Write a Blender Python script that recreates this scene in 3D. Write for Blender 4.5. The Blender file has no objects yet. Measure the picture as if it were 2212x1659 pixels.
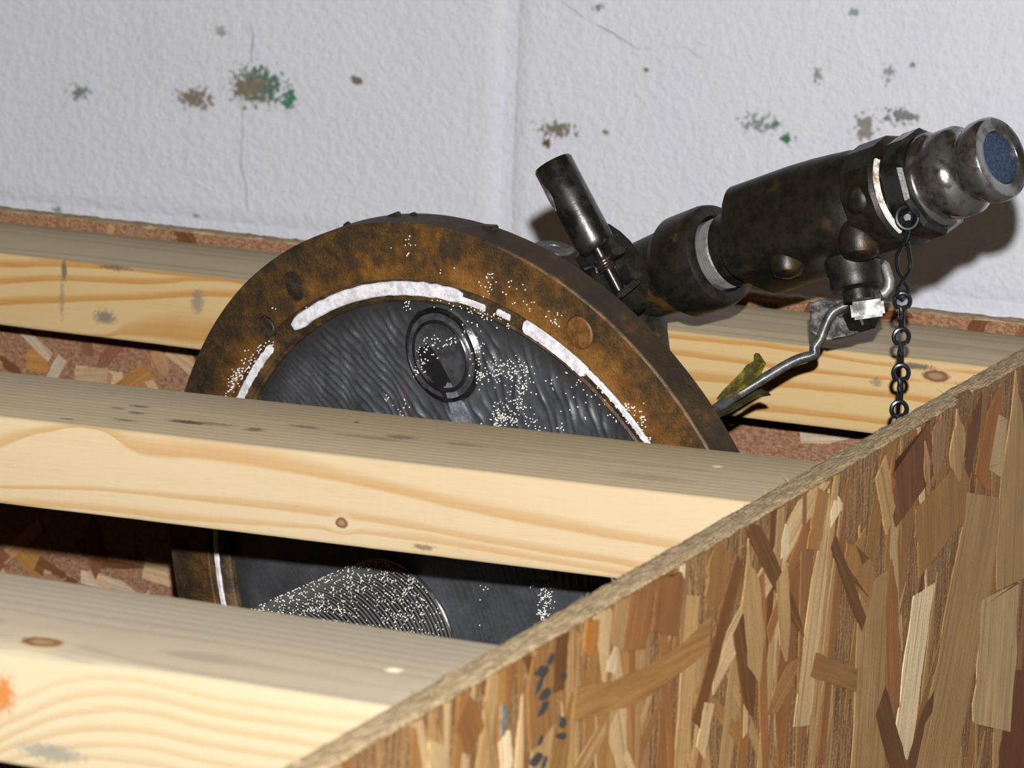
import bpy, bmesh, math, random
from mathutils import Vector, Matrix, noise
R = math.radians
SC = 0.001                                   # everything below is written in millimetres
scene = bpy.context.scene
col = scene.collection

# ------------------------------------------------------------------ camera
CAM = Vector((487.56, -1431.90, 340.96))
YAW, PITCH, ROLL, FPX = -0.396239, 0.1939346, 0.0348675, 8500.2
_cy, _sy, _cp, _sp = math.cos(YAW), math.sin(YAW), math.cos(PITCH), math.sin(PITCH)
FW = Vector((_sy * _cp, _cy * _cp, -_sp))
_r = Vector((_cy, -_sy, 0)); _u = _r.cross(FW)
RT = _r * math.cos(ROLL) + _u * math.sin(ROLL)
UP = -_r * math.sin(ROLL) + _u * math.cos(ROLL)
cd = bpy.data.cameras.new('camera'); cam = bpy.data.objects.new('camera', cd); col.objects.link(cam)
cam.matrix_world = Matrix(((RT.x, UP.x, -FW.x, CAM.x * SC), (RT.y, UP.y, -FW.y, CAM.y * SC),
                           (RT.z, UP.z, -FW.z, CAM.z * SC), (0, 0, 0, 1)))
cd.sensor_fit = 'HORIZONTAL'; cd.sensor_width = 36.0; cd.lens = FPX * 36.0 / 2212.0
cd.clip_start = 0.05; cd.clip_end = 50
cd.dof.use_dof = True; cd.dof.focus_distance = 1.74; cd.dof.aperture_fstop = 26
scene.camera = cam

# ------------------------------------------------------------------ light, world, exposure
w = bpy.data.worlds.new('room'); scene.world = w; w.use_nodes = True
bg = w.node_tree.nodes['Background']; bg.inputs[0].default_value = (1.0, 0.55, 0.06, 1); bg.inputs[1].default_value = 0.045
fl = bpy.data.lights.new('camera_flash', 'POINT'); fl.energy = 205.0; fl.shadow_soft_size = 0.008; fl.color = (1.0, 0.985, 0.97)
flash = bpy.data.objects.new('camera_flash', fl); col.objects.link(flash)
flash.location = (CAM + UP * 76 + RT * 12) * SC
scene.view_settings.view_transform = 'Standard'; scene.view_settings.look = 'None'
scene.view_settings.gamma = 1.0; scene.view_settings.use_curve_mapping = False
scene.view_settings.exposure = 0.0

# ------------------------------------------------------------------ measuring helpers (mm, world)
def ray(u, v): return (u - 1106) / FPX * RT - (v - 829.5) / FPX * UP + FW
def at(u, v, D): return CAM + ray(u, v) * D                       # the point at distance D along the view axis
def on_x(u, v, x): d = ray(u, v); return CAM + d * ((x - CAM.x) / d.x)
def on_y(u, v, y): d = ray(u, v); return CAM + d * ((y - CAM.y) / d.y)
def on_front(u, v, y0, ang):                                       # board coordinates of the point seen on a slat's front face
    n = Vector((math.sin(ang), -math.cos(ang), 0)); o = Vector((0, y0, 0)); d = ray(u, v); q = CAM + d * ((o - CAM).dot(n) / d.dot(n)) - o
    return (q.x * math.cos(ang) + q.y * math.sin(ang), q.z)
def on_top(u, v, y0, ang):
    d = ray(u, v); q = CAM + d * (-CAM.z / d.z) - Vector((0, y0, 0))
    return (q.x * math.cos(ang) + q.y * math.sin(ang), -q.x * math.sin(ang) + q.y * math.cos(ang), 0.0)
def band(y0, ang, pts, k=1.0):                                     # (u, v, half width in px) along the band
    out = []
    for u, v, w_ in pts: x, z = on_front(u, v, y0, ang); out.append((x, z, max(.15, w_ / 5.0)))
    return (out, k)
def frame(o, x, y, z): return Matrix(((x.x, y.x, z.x, o.x), (x.y, y.y, z.y, o.y), (x.z, y.z, z.z, o.z), (0, 0, 0, 1)))
def along(o, z, hint=Vector((0, 0, 1))):
    z = z.normalized(); x = hint - z * hint.dot(z)
    if x.length < 1e-4: x = Vector((1, 0, 0)) - z * z.x
    x.normalize(); return frame(o, x, z.cross(x), z)

# ------------------------------------------------------------------ object helpers
WM = {}
def place(o, M, parent=None):
    Mm = M.copy(); Mm.translation = M.translation * SC
    if parent: o.parent = parent; o.matrix_basis = WM[parent].inverted() @ Mm
    else: o.matrix_basis = Mm
    WM[o] = Mm
def empty(name, loc):
    o = bpy.data.objects.new(name, None); col.objects.link(o); o.empty_display_size = 0.02
    place(o, Matrix.Translation(loc)); return o
def tag(o, label=None, cat=None, group=None, kind=None):
    if label: o['label'] = label
    if cat: o['category'] = cat
    if group: o['group'] = group
    if kind: o['kind'] = kind
    return o
class MB:
    def __init__(s): s.v = []; s.f = []
    def grid(s, rows, closed_u=False, closed_v=False, cap0=False, cap1=False):
        b = len(s.v); n = len(rows); m = len(rows[0])
        for rw in rows: s.v.extend([tuple(p) for p in rw])
        for i in range(n if closed_v else n - 1):
            for j in range(m if closed_u else m - 1):
                i2 = (i + 1) % n; j2 = (j + 1) % m
                s.f.append((b + i * m + j, b + i * m + j2, b + i2 * m + j2, b + i2 * m + j))
        if cap0: s.f.append(tuple(b + j for j in reversed(range(m))))
        if cap1: s.f.append(tuple(b + (n - 1) * m + j for j in range(m)))
    def lathe(s, prof, n=48, a0=None, a1=None, cap0=True, cap1=True, wob=None):
        """profile of (radius, height) turned about local z; a0..a1 in degrees makes an arc"""
        full = a0 is None
        rows = []
        for (r, h) in prof:
            rw = []
            for k in range(n if full else n + 1):
                a = 2 * math.pi * k / n if full else R(a0 + (a1 - a0) * k / n)
                rr = r * (1 + (wob(a, h) if wob else 0)); rw.append((rr * math.cos(a), rr * math.sin(a), h))
            rows.append(rw)
        s.grid(rows, closed_u=full, cap0=full and cap0, cap1=full and cap1)
    def arcband(s, r1, r2, h0, h1, a0, a1, n=24, rag=0.0, seed=0):
        rows = []
        for k in range(n + 1):
            a = R(a0 + (a1 - a0) * k / n); e = min(k, n - k)
            j = rag * noise.noise(Vector((k * .7, seed, 0))); j2 = rag * noise.noise(Vector((k * .9, seed, 7)))
            A, B = r1 + j, r2 + j2
            if e == 0: m = (A + B) / 2; A = m - (B - A) * .3; B = 2 * m - A
            c, sn = math.cos(a), math.sin(a)
            rows.append([(A * c, A * sn, h0), (B * c, B * sn, h0), (B * c, B * sn, h1 - .5), (B * c - .5 * c, B * sn - .5 * sn, h1),
                         (A * c + .5 * c, A * sn + .5 * sn, h1), (A * c, A * sn, h1 - .5)])
        s.grid(rows, closed_u=True, cap0=True, cap1=True)
    def tube(s, pts, rad, n=12, caps=True, smooth=True):
        pts = [Vector(p) for p in pts]; N = len(pts)
        rad = rad if isinstance(rad, (list, tuple)) else [rad] * N
        t0 = (pts[1] - pts[0]).normalized(); x = t0.orthogonal().normalized(); rows = []
        for i, p in enumerate(pts):
            t = (pts[min(i + 1, N - 1)] - pts[max(i - 1, 0)]).normalized()
            x = (x - t * x.dot(t)).normalized(); y = t.cross(x)
            rows.append([tuple(p + (x * math.cos(2 * math.pi * k / n) + y * math.sin(2 * math.pi * k / n)) * rad[i]) for k in range(n)])
        s.grid(rows, closed_u=True, cap0=caps, cap1=caps)
    def prism(s, poly, z0, z1, bev=0.0):
        n = len(poly); c = (sum(p[0] for p in poly) / n, sum(p[1] for p in poly) / n)
        ins = [(p[0] + (c[0] - p[0]) * bev, p[1] + (c[1] - p[1]) * bev) for p in poly]
        dz = (z1 - z0) * (.25 if bev else 0)
        rows = [[(p[0], p[1], z0) for p in poly], [(p[0], p[1], z1 - dz) for p in poly]]
        if bev: rows.append([(p[0], p[1], z1) for p in ins])
        s.grid(rows, closed_u=True, cap0=True, cap1=True)
    def box(s, x0, x1, y0, y1, z0, z1, bev=0.0):
        bm = bmesh.new(); bmesh.ops.create_cube(bm, size=1)
        for v in bm.verts: v.co = Vector((x0 + (x1 - x0) * (v.co.x + .5), y0 + (y1 - y0) * (v.co.y + .5), z0 + (z1 - z0) * (v.co.z + .5)))
        if bev: bmesh.ops.bevel(bm, geom=bm.edges[:], offset=bev, segments=2, affect='EDGES')
        b = len(s.v); bm.verts.index_update()
        s.v.extend([tuple(v.co) for v in bm.verts]); s.f.extend([tuple(b + v.index for v in f.verts) for f in bm.faces]); bm.free()
    def mesh(s, name, mats, smooth=True, angle=35):
        me = bpy.data.meshes.new(name)
        me.from_pydata([(a * SC, b * SC, c * SC) for a, b, c in s.v], [], s.f); me.validate()
        bm = bmesh.new(); bm.from_mesh(me); bmesh.ops.recalc_face_normals(bm, faces=bm.faces[:]); bm.to_mesh(me); bm.free()
        for m in (mats if isinstance(mats, (list, tuple)) else [mats]): me.materials.append(m)
        if smooth:
            me.polygons.foreach_set('use_smooth', [True] * len(me.polygons))
            me.set_sharp_from_angle(angle=R(angle))
        me.update(); return me
    def obj(s, name, mats, M=None, parent=None, smooth=True, angle=35):
        o = bpy.data.objects.new(name, s.mesh(name, mats, smooth, angle)); col.objects.link(o)
        place(o, M or Matrix.Identity(4), parent); return o
def cut(o, cutters):
    """subtract the cutter meshes from o (same local frame) and bake the result"""
    mods = []
    for mbc in cutters:
        c = bpy.data.objects.new('cutter', mbc.mesh('cutter', [o.data.materials[0]], False)); col.objects.link(c)
        c.matrix_world = WM[o]; m = o.modifiers.new('b', 'BOOLEAN'); m.operation = 'DIFFERENCE'; m.solver = 'EXACT'; m.object = c; mods.append(c)
    bpy.context.view_layer.update(); dg = bpy.context.evaluated_depsgraph_get()
    me = bpy.data.meshes.new_from_object(o.evaluated_get(dg)); o.modifiers.clear(); o.data = me
    for c in mods: bpy.data.objects.remove(c)
    me.polygons.foreach_set('use_smooth', [True] * len(me.polygons)); me.set_sharp_from_angle(angle=R(32))

# ------------------------------------------------------------------ material helpers
class NT:
    def __init__(s, name):
        s.m = bpy.data.materials.new(name); s.m.use_nodes = True; s.t = s.m.node_tree
        s.b = s.t.nodes['Principled BSDF']
    def n(s, typ, ins=(), **kw):
        nd = s.t.nodes.new(typ)
        for k, v in kw.items(): setattr(nd, k, v)
        for k, v in (ins.items() if isinstance(ins, dict) else enumerate(ins)): s.put(nd.inputs[k], v)
        return nd
    def put(s, sock, v):
        if v is None: return
        if isinstance(v, bpy.types.NodeSocket): s.t.links.new(v, sock)
        elif isinstance(v, bpy.types.Node): s.t.links.new(v.outputs[0], sock)
        else: sock.default_value = v
    def math(s, op, a, b=None, c=None, clamp=False): return s.n('ShaderNodeMath', (a, b, c), operation=op, use_clamp=clamp).outputs[0]
    def vec(s, op, a, b=None): 
        nd = s.n('ShaderNodeVectorMath', (a, b), operation=op); return nd.outputs['Value' if op in ('LENGTH', 'DOT_PRODUCT', 'DISTANCE') else 'Vector']
    def mm(s):                                            # object coordinates in millimetres
        return s.vec('MULTIPLY', s.n('ShaderNodeTexCoord').outputs['Object'], (1000, 1000, 1000))
    def xyz(s, v): nd = s.n('ShaderNodeSeparateXYZ', (v,)); return nd.outputs[0], nd.outputs[1], nd.outputs[2]
    def noise(s, v, scale, detail=3, rough=.55, dist=0.0):
        nd = s.n('ShaderNodeTexNoise', {'Vector': v, 'Scale': 1.0 if isinstance(scale, tuple) else scale, 'Detail': detail, 'Roughness': rough, 'Distortion': dist})
        if isinstance(scale, tuple): s.put(nd.inputs['Vector'], s.vec('MULTIPLY', v, scale))
        return nd.outputs[0]
    def step(s, x, lo, hi): return s.n('ShaderNodeMapRange', (x, lo, hi, 0.0, 1.0), interpolation_type='SMOOTHSTEP').outputs[0]
    def mix(s, f, a, b):
        nd = s.n('ShaderNodeMix', data_type='RGBA'); s.put(nd.inputs[0], f)
        for sock, v in ((nd.inputs[6], a), (nd.inputs[7], b)): s.put(sock, tuple(v) + (1,) if isinstance(v, tuple) and len(v) == 3 else v)
        return nd.outputs[2]
    def ramp(s, x, stops):
        nd = s.n('ShaderNodeValToRGB', (x,)); e = nd.color_ramp.elements
        while len(e) < len(stops): e.new(0.5)
        for el, (p, c) in zip(e, stops): el.position = p; el.color = tuple(c) + (1,) if len(c) == 3 else c
        return nd.outputs[0]
    def bump(s, h, strength=.3, dist=.001, base=None):
        nd = s.n('ShaderNodeBump', {'Height': h, 'Strength': strength, 'Distance': dist}); 
        if base: s.put(nd.inputs['Normal'], base)
        return nd.outputs[0]
    def out(s, color=None, rough=None, metal=None, normal=None, spec=None, coat=None):
        for k, v in (('Base Color', color), ('Roughness', rough), ('Metallic', metal), ('Normal', normal), ('Specular IOR Level', spec), ('Coat Weight', coat)):
            if v is not None: s.put(s.b.inputs[k], tuple(v) + (1,) if isinstance(v, tuple) and len(v) == 3 else v)
        return s.m
    def spot(s, p, c, rad, wob=.25, soft=(.7, 1.0), nz=None):
        d = s.vec('LENGTH', s.vec('DIVIDE', s.vec('SUBTRACT', p, tuple(c)), tuple(rad)))
        nz = nz if nz is not None else s.noise(p, .35, 2)
        d = s.math('ADD', d, s.math('MULTIPLY', s.math('SUBTRACT', nz, .5), wob * 2))
        return s.math('SUBTRACT', 1.0, s.step(d, soft[0], soft[1]))

# ------------------------------------------------------------------ materials
def pine(name, cy, cz, spacing, tilt, warp, pale, dark, knots=(), marks=(), seed=0.0, grad=1.0, bands=(), span=(-620.0, 0.0), grey=(.40, .325, .205)):
    """growth rings about an axis that runs nearly along the board; the flat sawn front shows them as a few broad bands
    (each a list of x, z, half width); knots = (centre, radii, push), marks = (centre, radii, colour, amount)"""
    t = NT(name); p = t.mm(); ps = t.vec('ADD', p, (seed * 37.0, seed * 11.0, seed * 5.0)); x, y, z = t.xyz(p)
    yy = t.math('SUBTRACT', t.math('SUBTRACT', y, cy), t.math('MULTIPLY', x, tilt[0]))
    zz = t.math('SUBTRACT', t.math('SUBTRACT', z, cz), t.math('MULTIPLY', x, tilt[1]))
    rr = t.math('SQRT', t.math('ADD', t.math('MULTIPLY', yy, yy), t.math('MULTIPLY', zz, zz)))
    lo = t.noise(ps, (.006, .02, .02), 2); rr = t.math('ADD', rr, t.math('MULTIPLY', t.math('SUBTRACT', lo, .5), warp))
    rr = t.math('ADD', rr, t.math('MULTIPLY', t.math('SUBTRACT', t.noise(ps, (.016, .12, .12), 3), .5), spacing * .30))
    for (c, rad, push) in knots:
        d = t.vec('LENGTH', t.vec('DIVIDE', t.vec('SUBTRACT', p, c), tuple(q * 4 for q in rad)))
        rr = t.math('ADD', rr, t.math('MULTIPLY', t.math('POWER', 2.718, t.math('MULTIPLY', t.math('MULTIPLY', d, d), -1.0)), push))
    fr = t.math('FRACT', t.math('DIVIDE', rr, spacing))
    band = t.ramp(fr, [(0, (0, 0, 0)), (.52, (.06, .06, .06)), (.72, (.45, .45, .45)), (.88, (.8, .8, .8)), (.95, (.25, .25, .25)), (1, (0, 0, 0))])
    fine = t.noise(ps, (.012, 1.3, 1.3), 4, .7); pore = t.noise(ps, (.15, 2.5, 2.5), 3, .7); big = t.noise(ps, (.008, .05, .05), 2); saw = t.noise(ps, (.30, .02, .04), 2)
    if bands:
        xn = t.math('DIVIDE', t.math('SUBTRACT', x, span[0]), span[1] - span[0], None, True); zw = t.math('ADD', z, t.math('MULTIPLY', t.math('SUBTRACT', t.noise(ps, (.03, .1, .12), 3), .5), 1.6)); fb = 0.0
        def curve(pts):
            nd = t.n('ShaderNodeFloatCurve', {'Value': xn}); cu = nd.mapping.curves[0]; q = sorted(pts)
            while len(cu.points) < len(q): cu.points.new(.5, .5)
            for pt, (a, b) in zip(cu.points, q): pt.location = (a, b); pt.handle_type = 'AUTO'
            nd.mapping.update(); return nd.outputs[0]
        for bd in bands:
            nx = [((a - span[0]) / (span[1] - span[0]), b, c) for a, b, c in bd[0]]
            zc = t.math('SUBTRACT', t.math('MULTIPLY', curve([(a, (b + 50) / 60) for a, b, c in nx]), 60.0), 50.0); hw = t.math('MULTIPLY', curve([(a, c / 10) for a, b, c in nx]), 10.0)
            e = t.math('DIVIDE', t.math('SUBTRACT', zw, zc), hw)
            m = t.ramp(t.math('ADD', t.math('MULTIPLY', e, .25), .5, None, True), [(.18, (0, 0, 0)), (.30, (1, 1, 1)), (.55, (.8, .8, .8)), (.86, (0, 0, 0))])
            fb = t.math('MAXIMUM', fb, t.math('MULTIPLY', m, bd[1]))
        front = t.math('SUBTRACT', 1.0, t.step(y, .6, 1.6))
        band = t.n('ShaderNodeMix', data_type='FLOAT'); t.put(band.inputs[0], front); t.put(band.inputs[2], t.math('MULTIPLY', t.ramp(fr, [(0, (0, 0, 0)), (.6, (.15, .15, .15)), (.9, (.8, .8, .8)), (1, (0, 0, 0))]), .8)); t.put(band.inputs[3], fb); band = band.outputs[0]
    else: front = 0.0
    f = t.math('MULTIPLY', band, grad); f = t.math('ADD', f, t.math('MULTIPLY', t.math('SUBTRACT', fine, .5), .45)); f = t.math('ADD', f, t.math('MULTIPLY', t.math('SUBTRACT', big, .5), .55)); f = t.math('ADD', f, t.math('MULTIPLY', t.math('SUBTRACT', saw, .5), .15), None, True)
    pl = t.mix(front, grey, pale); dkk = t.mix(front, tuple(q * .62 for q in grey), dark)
    c = t.mix(f, pl, dkk)
    c = t.mix(t.math('MULTIPLY', t.step(pore, .55, .8), .22), c, (.20, .13, .06))
    for (ce, rad, push) in knots:
        halo = t.spot(p, ce, tuple(q * 2.3 for q in rad), .1, (.45, 1.0)); c = t.mix(t.math('MULTIPLY', halo, .55), c, pale)
        m = t.spot(p, ce, rad, .2, (.7, 1.0)); c = t.mix(m, c, (.17, .075, .03)); core = t.spot(p, ce, tuple(q * .62 for q in rad), .25, (.5, 1.)); c = t.mix(t.math('MULTIPLY', core, .7), c, (.30, .20, .12))
    for (ce, rad, cc, am) in marks:
        c = t.mix(t.math('MULTIPLY', t.spot(p, ce, rad, .75, (.3, 1.0), t.noise(p, .55, 3, .7)), am), c, cc)
    h = t.math('ADD', t.math('MULTIPLY', fine, .6), t.math('MULTIPLY', pore, .4))
    t.put(t.b.inputs['Diffuse Roughness'], .25)
    return t.out(c, .62, None, t.bump(h, .35, .0006), .3)

def osb_body(name, base=(.26, .145, .055), dark=(.12, .052, .017), sc=(.4, .4, .035)):
    t = NT(name); p = t.mm(); a = t.noise(p, sc, 4, .7); b = t.noise(p, .55, 3, .6)
    c = t.mix(t.step(a, .38, .62), dark, base); c = t.mix(t.math('MULTIPLY', t.step(b, .5, .75), .5), c, (.46, .36, .22))
    h = t.math('ADD', a, b); t.put(t.b.inputs['Diffuse Roughness'], .35); return t.out(c, .7, None, t.bump(h, 1.0, .002), .2)

def strand_mat():
    t = NT('wood_flake'); p = t.mm(); info = t.n('ShaderNodeObjectInfo')
    off = t.n('ShaderNodeCombineXYZ', (t.math('MULTIPLY', info.outputs['Random'], 900.0), t.math('MULTIPLY', info.outputs['Random'], 311.0), 0.0))
    q = t.vec('ADD', p, off.outputs[0]); fib = t.noise(q, (.012, .55, .55), 5, .8); bl = t.noise(q, (.03, .06, .06), 2); fn = t.noise(q, 1.3, 2, .7)
    k = t.math('ADD', .22, t.math('MULTIPLY', fib, 1.5)); k = t.math('ADD', k, t.math('MULTIPLY', t.math('SUBTRACT', bl, .5), .5)); k = t.math('ADD', k, t.math('MULTIPLY', t.math('SUBTRACT', fn, .5), .8))
    c = t.n('ShaderNodeVectorMath', (info.outputs['Color'],), operation='SCALE'); t.put(c.inputs['Scale'], k)
    c2 = t.mix(t.math('MULTIPLY', t.step(t.noise(q, (.010, .30, .30), 4, .7), .52, .66), .65), c.outputs[0], (.20, .080, .022))
    t.put(t.b.inputs['Diffuse Roughness'], .35); return t.out(c2, .62, None, t.bump(t.math('ADD', fib, fn), .6, .0009), .15)

def rust_mat(name, inner=True):
    t = NT(name); p = t.mm(); x, y, z = t.xyz(p)
    r = t.math('SQRT', t.math('ADD', t.math('MULTIPLY', x, x), t.math('MULTIPLY', y, y)))
    n1 = t.noise(p, .035, 5, .65); n2 = t.noise(p, .16, 5, .7); n3 = t.noise(p, .9, 3, .7)
    near = t.math('SUBTRACT', 1.0, t.step(r, 160.0, 178.0))
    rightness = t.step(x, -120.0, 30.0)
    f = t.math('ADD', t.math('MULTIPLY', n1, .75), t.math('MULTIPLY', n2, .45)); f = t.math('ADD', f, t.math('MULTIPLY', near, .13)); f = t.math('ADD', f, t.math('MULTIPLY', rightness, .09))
    f = t.math('ADD', f, t.math('MULTIPLY', t.math('SUBTRACT', n3, .5), .22))
    c = t.ramp(f, [(.46, (.014, .011, .007)), (.58, (.034, .021, .009)), (.68, (.070, .036, .010)), (.80, (.150, .064, .011)), (.92, (.23, .105, .024))])
    for (ce, rad) in (((-49, 162, 0), (7, 5, 9)), ((-33, 165, 0), (5, 4, 9)), ((14, 178, 0), (6, 11, 9)), ((66, 160, 0), (7, 5, 9)), ((8, 176, 0), (4, 9, 9)), ((38, 160, 0), (7, 7, 9)), ((-93, 135, 0), (7, 7, 9))):
        c = t.mix(t.math('MULTIPLY', t.spot(p, ce, rad, .5, (.4, 1.)), .75), c, (.030, .022, .012))
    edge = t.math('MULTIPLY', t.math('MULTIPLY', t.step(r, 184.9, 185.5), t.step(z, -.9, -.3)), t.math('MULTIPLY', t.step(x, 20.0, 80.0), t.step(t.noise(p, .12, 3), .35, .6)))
    c = t.mix(t.math('MULTIPLY', edge, .38), c, (.30, .22, .13))  # worn metal plus a painted highlight along the crest's right side
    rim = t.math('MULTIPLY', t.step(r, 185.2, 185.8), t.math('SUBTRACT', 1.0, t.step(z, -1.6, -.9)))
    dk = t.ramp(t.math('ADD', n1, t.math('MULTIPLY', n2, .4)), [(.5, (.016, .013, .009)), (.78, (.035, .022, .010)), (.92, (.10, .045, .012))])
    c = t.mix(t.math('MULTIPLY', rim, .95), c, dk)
    return t.out(c, t.math('ADD', .42, t.math('MULTIPLY', n2, .3)), .0, t.bump(t.math('ADD', n2, n3), .5, .0012), .45)

def flat_rust(name, a, b, rough=.5, sc=.12, bump=.4, metal=0.0, spec=.5, lo=.4, hi=.65):
    t = NT(name); p = t.mm(); n2 = t.noise(p, sc, 5, .68); n3 = t.noise(p, .8, 3, .7)
    c = t.mix(t.step(n2, lo, hi), a, b); c = t.mix(t.math('MULTIPLY', t.step(n3, .5, .8), .3), c, tuple(q * 1.5 for q in b))
    return t.out(c, t.math('ADD', rough - .1, t.math('MULTIPLY', n2, .25)), metal, t.bump(t.math('ADD', n2, t.math('MULTIPLY', n3, .5)), bump, .001), spec)

def plain(name, c, rough=.5, metal=0.0, spec=.5, coat=None): return NT(name).out(c, rough, metal, None, spec, coat)

M_plate = None
def plate_mat():
    t = NT('grey_cast_plate'); p = t.mm(); a = t.noise(p, .05, 4, .6); b = t.noise(p, .5, 3, .6); ru = t.noise(p, (.04, .02, .04), 3)
    c = t.ramp(t.math('ADD', t.math('MULTIPLY', a, .7), t.math('MULTIPLY', b, .3)), [(.35, (.055, .058, .066)), (.6, (.095, .10, .114)), (.75, (.14, .143, .16))])
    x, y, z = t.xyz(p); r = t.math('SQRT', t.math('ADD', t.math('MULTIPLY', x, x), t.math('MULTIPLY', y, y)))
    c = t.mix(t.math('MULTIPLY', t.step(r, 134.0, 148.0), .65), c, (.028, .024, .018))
    for (ce, rad, am) in (((-28, 104, 0), (7, 8, 9), .55), ((-26, 93, 0), (8, 2.6, 9), .8), ((70, 78, 0), (3, 3, 9), .5)):
        c = t.mix(t.math('MULTIPLY', t.spot(p, ce, rad, .5, (.2, 1.)), am), c, (.12, .035, .014))
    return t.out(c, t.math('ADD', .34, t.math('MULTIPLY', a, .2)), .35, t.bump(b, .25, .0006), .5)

def iron(name, c0=(.007, .007, .007), c1=(.022, .018, .013), rust=(.11, .05, .012), amt=.66, rough=.36):
    t = NT(name); p = t.mm(); a = t.noise(p, .06, 4, .65); b = t.noise(p, .14, 5, .72); k = t.noise(t.vec('ADD', p, (31, 7, 3)), .045, 4, .6)
    c = t.mix(t.step(b, .35, .65), c0, c1); c = t.mix(t.math('MULTIPLY', t.step(k, amt, amt + .12), .8), c, rust)
    return t.out(c, t.math('ADD', rough - .12, t.math('MULTIPLY', a, .35)), .25, t.bump(t.math('ADD', b, t.math('MULTIPLY', a, .5)), .35, .0008), .5)

def steel(name, c=(.20, .19, .18), rough=.22, dirt=.5, metal=.95):
    t = NT(name); p = t.mm(); a = t.noise(p, .1, 4, .65); b = t.noise(p, .6, 3, .7)
    f = t.math('MULTIPLY', t.step(a, .42, .68), dirt); cc = t.mix(f, c, (.02, .017, .013))
    return t.out(cc, t.math('ADD', rough, t.math('MULTIPLY', f, .3)), t.math('SUBTRACT', metal, t.math('MULTIPLY', f, .4)), t.bump(b, .12, .0005), .5)

M_iron = iron('greasy_black_iron'); M_ironr = iron('rusty_black_iron', (.008, .008, .007), (.022, .018, .011), (.13, .058, .012), .55, .42); M_valve = iron('greasy_brown_bronze', (.007, .0065, .005), (.019, .015, .009), (.050, .029, .010), .60, .38)
M_iron2 = iron('black_oily_casting', (.006, .006, .006), (.020, .017, .013), (.05, .028, .01), .66, .42)
M_steel = steel('bright_worn_steel', (.26, .255, .25), .16, .85); M_dsteel = steel('dark_oiled_steel', (.10, .098, .10), .24, .7); M_silver = steel('zinc_plated_steel', (.27, .265, .255), .48, .75, .45)
M_black = plain('hole_shade_black', (.006, .006, .006), .6); M_chain = plain('black_steel_wire', (.020, .024, .026), .28, .6)

def white_gasket():
    t = NT('white_gasket_paper'); p = t.mm(); n = t.noise(p, .25, 4, .7); n2 = t.noise(p, 1.0, 3)
    c = t.mix(t.step(n, .35, .6), (.52, .50, .52), (.78, .78, .82)); c = t.mix(t.math('MULTIPLY', t.step(n2, .62, .72), .5), c, (.30, .24, .17))
    return t.out(c, .55, None, t.bump(t.math('ADD', n, n2), .18, .0006), .3)
M_gasket = white_gasket()

def wall_mat():
    """white paint over block; green and brown show where the paint has chipped"""
    t = NT('white_block_paint'); p = t.vec('MULTIPLY', t.n('ShaderNodeNewGeometry').outputs['Position'], (1000, 1000, 1000))
    a = t.noise(p, .012, 3); b = t.noise(p, .16, 5, .62); d = t.noise(p, .55, 4, .65)
    c = t.mix(a, (.77, .795, .885), (.84, .86, .93)); c = t.mix(t.math('MULTIPLY', t.step(b, .58, .8), .25), c, (.66, .67, .73))
    sc = .26
    for (u, v, ru, rv, cc, bias) in ((560, 185, 75, 55, (.10, .22, .15), .50), (540, 190, 60, 50, (.25, .21, .15), .52), (420, 212, 55, 30, (.27, .23, .18), .50), (170, 200, 38, 24, (.22, .29, .26), .55), (625, 215, 22, 40, (.08, .24, .15), .52),
                                     (1205, 280, 65, 26, (.25, .22, .17), .53), (1640, 268, 60, 40, (.28, .34, .32), .56), (1700, 300, 16, 14, (.06, .22, .10), .44), (1675, 268, 9, 9, (.10, .26, .15), .44), (1868, 275, 30, 42, (.30, .29, .25), .50),
                                     (1945, 252, 60, 30, (.25, .25, .24), .53), (770, 173, 12, 9, (.22, .19, .12), .36), (1182, 310, 9, 10, (.14, .10, .05), .42), (1290, 15, 18, 12, (.30, .30, .30), .5), (1765, 160, 16, 40, (.36, .34, .31), .55), (1920, 160, 22, 36, (.38, .37, .36), .55),
                                     (480, 70, 24, 22, (.42, .38, .34), .57), (1395, 150, 6, 6, (.25, .19, .1), .42), (1845, 25, 12, 12, (.30, .42, .40), .48), (1970, 140, 8, 12, (.3, .3, .3), .48), (120, 455, 12, 10, (.32, .40, .33), .50), (420, 470, 10, 9, (.34, .42, .36), .50), (1310, 285, 9, 7, (.3, .26, .2), .46)):
        P0 = on_y(u, v, 900); Pr = on_y(u + ru, v, 900); Pv = on_y(u, v - rv, 900)
        rad = (abs(Pr.x - P0.x), 60.0, abs(Pv.z - P0.z))
        dd = t.vec('LENGTH', t.vec('DIVIDE', t.vec('SUBTRACT', p, tuple(P0)), rad))
        s = t.math('SUBTRACT', t.math('ADD', t.noise(t.vec('ADD', p, (u * 1.3, 0, v * 2.1)), sc, 4, .6), .26), t.math('MULTIPLY', dd, .30))
        c = t.mix(t.step(s, bias + .03, bias + .12), c, cc)
    h = t.math('ADD', t.math('MULTIPLY', b, 1.0), t.math('MULTIPLY', d, .45))
    return t.out(c, .55, None, t.bump(h, .75, .0035), .3)
M_wall = wall_mat()

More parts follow.
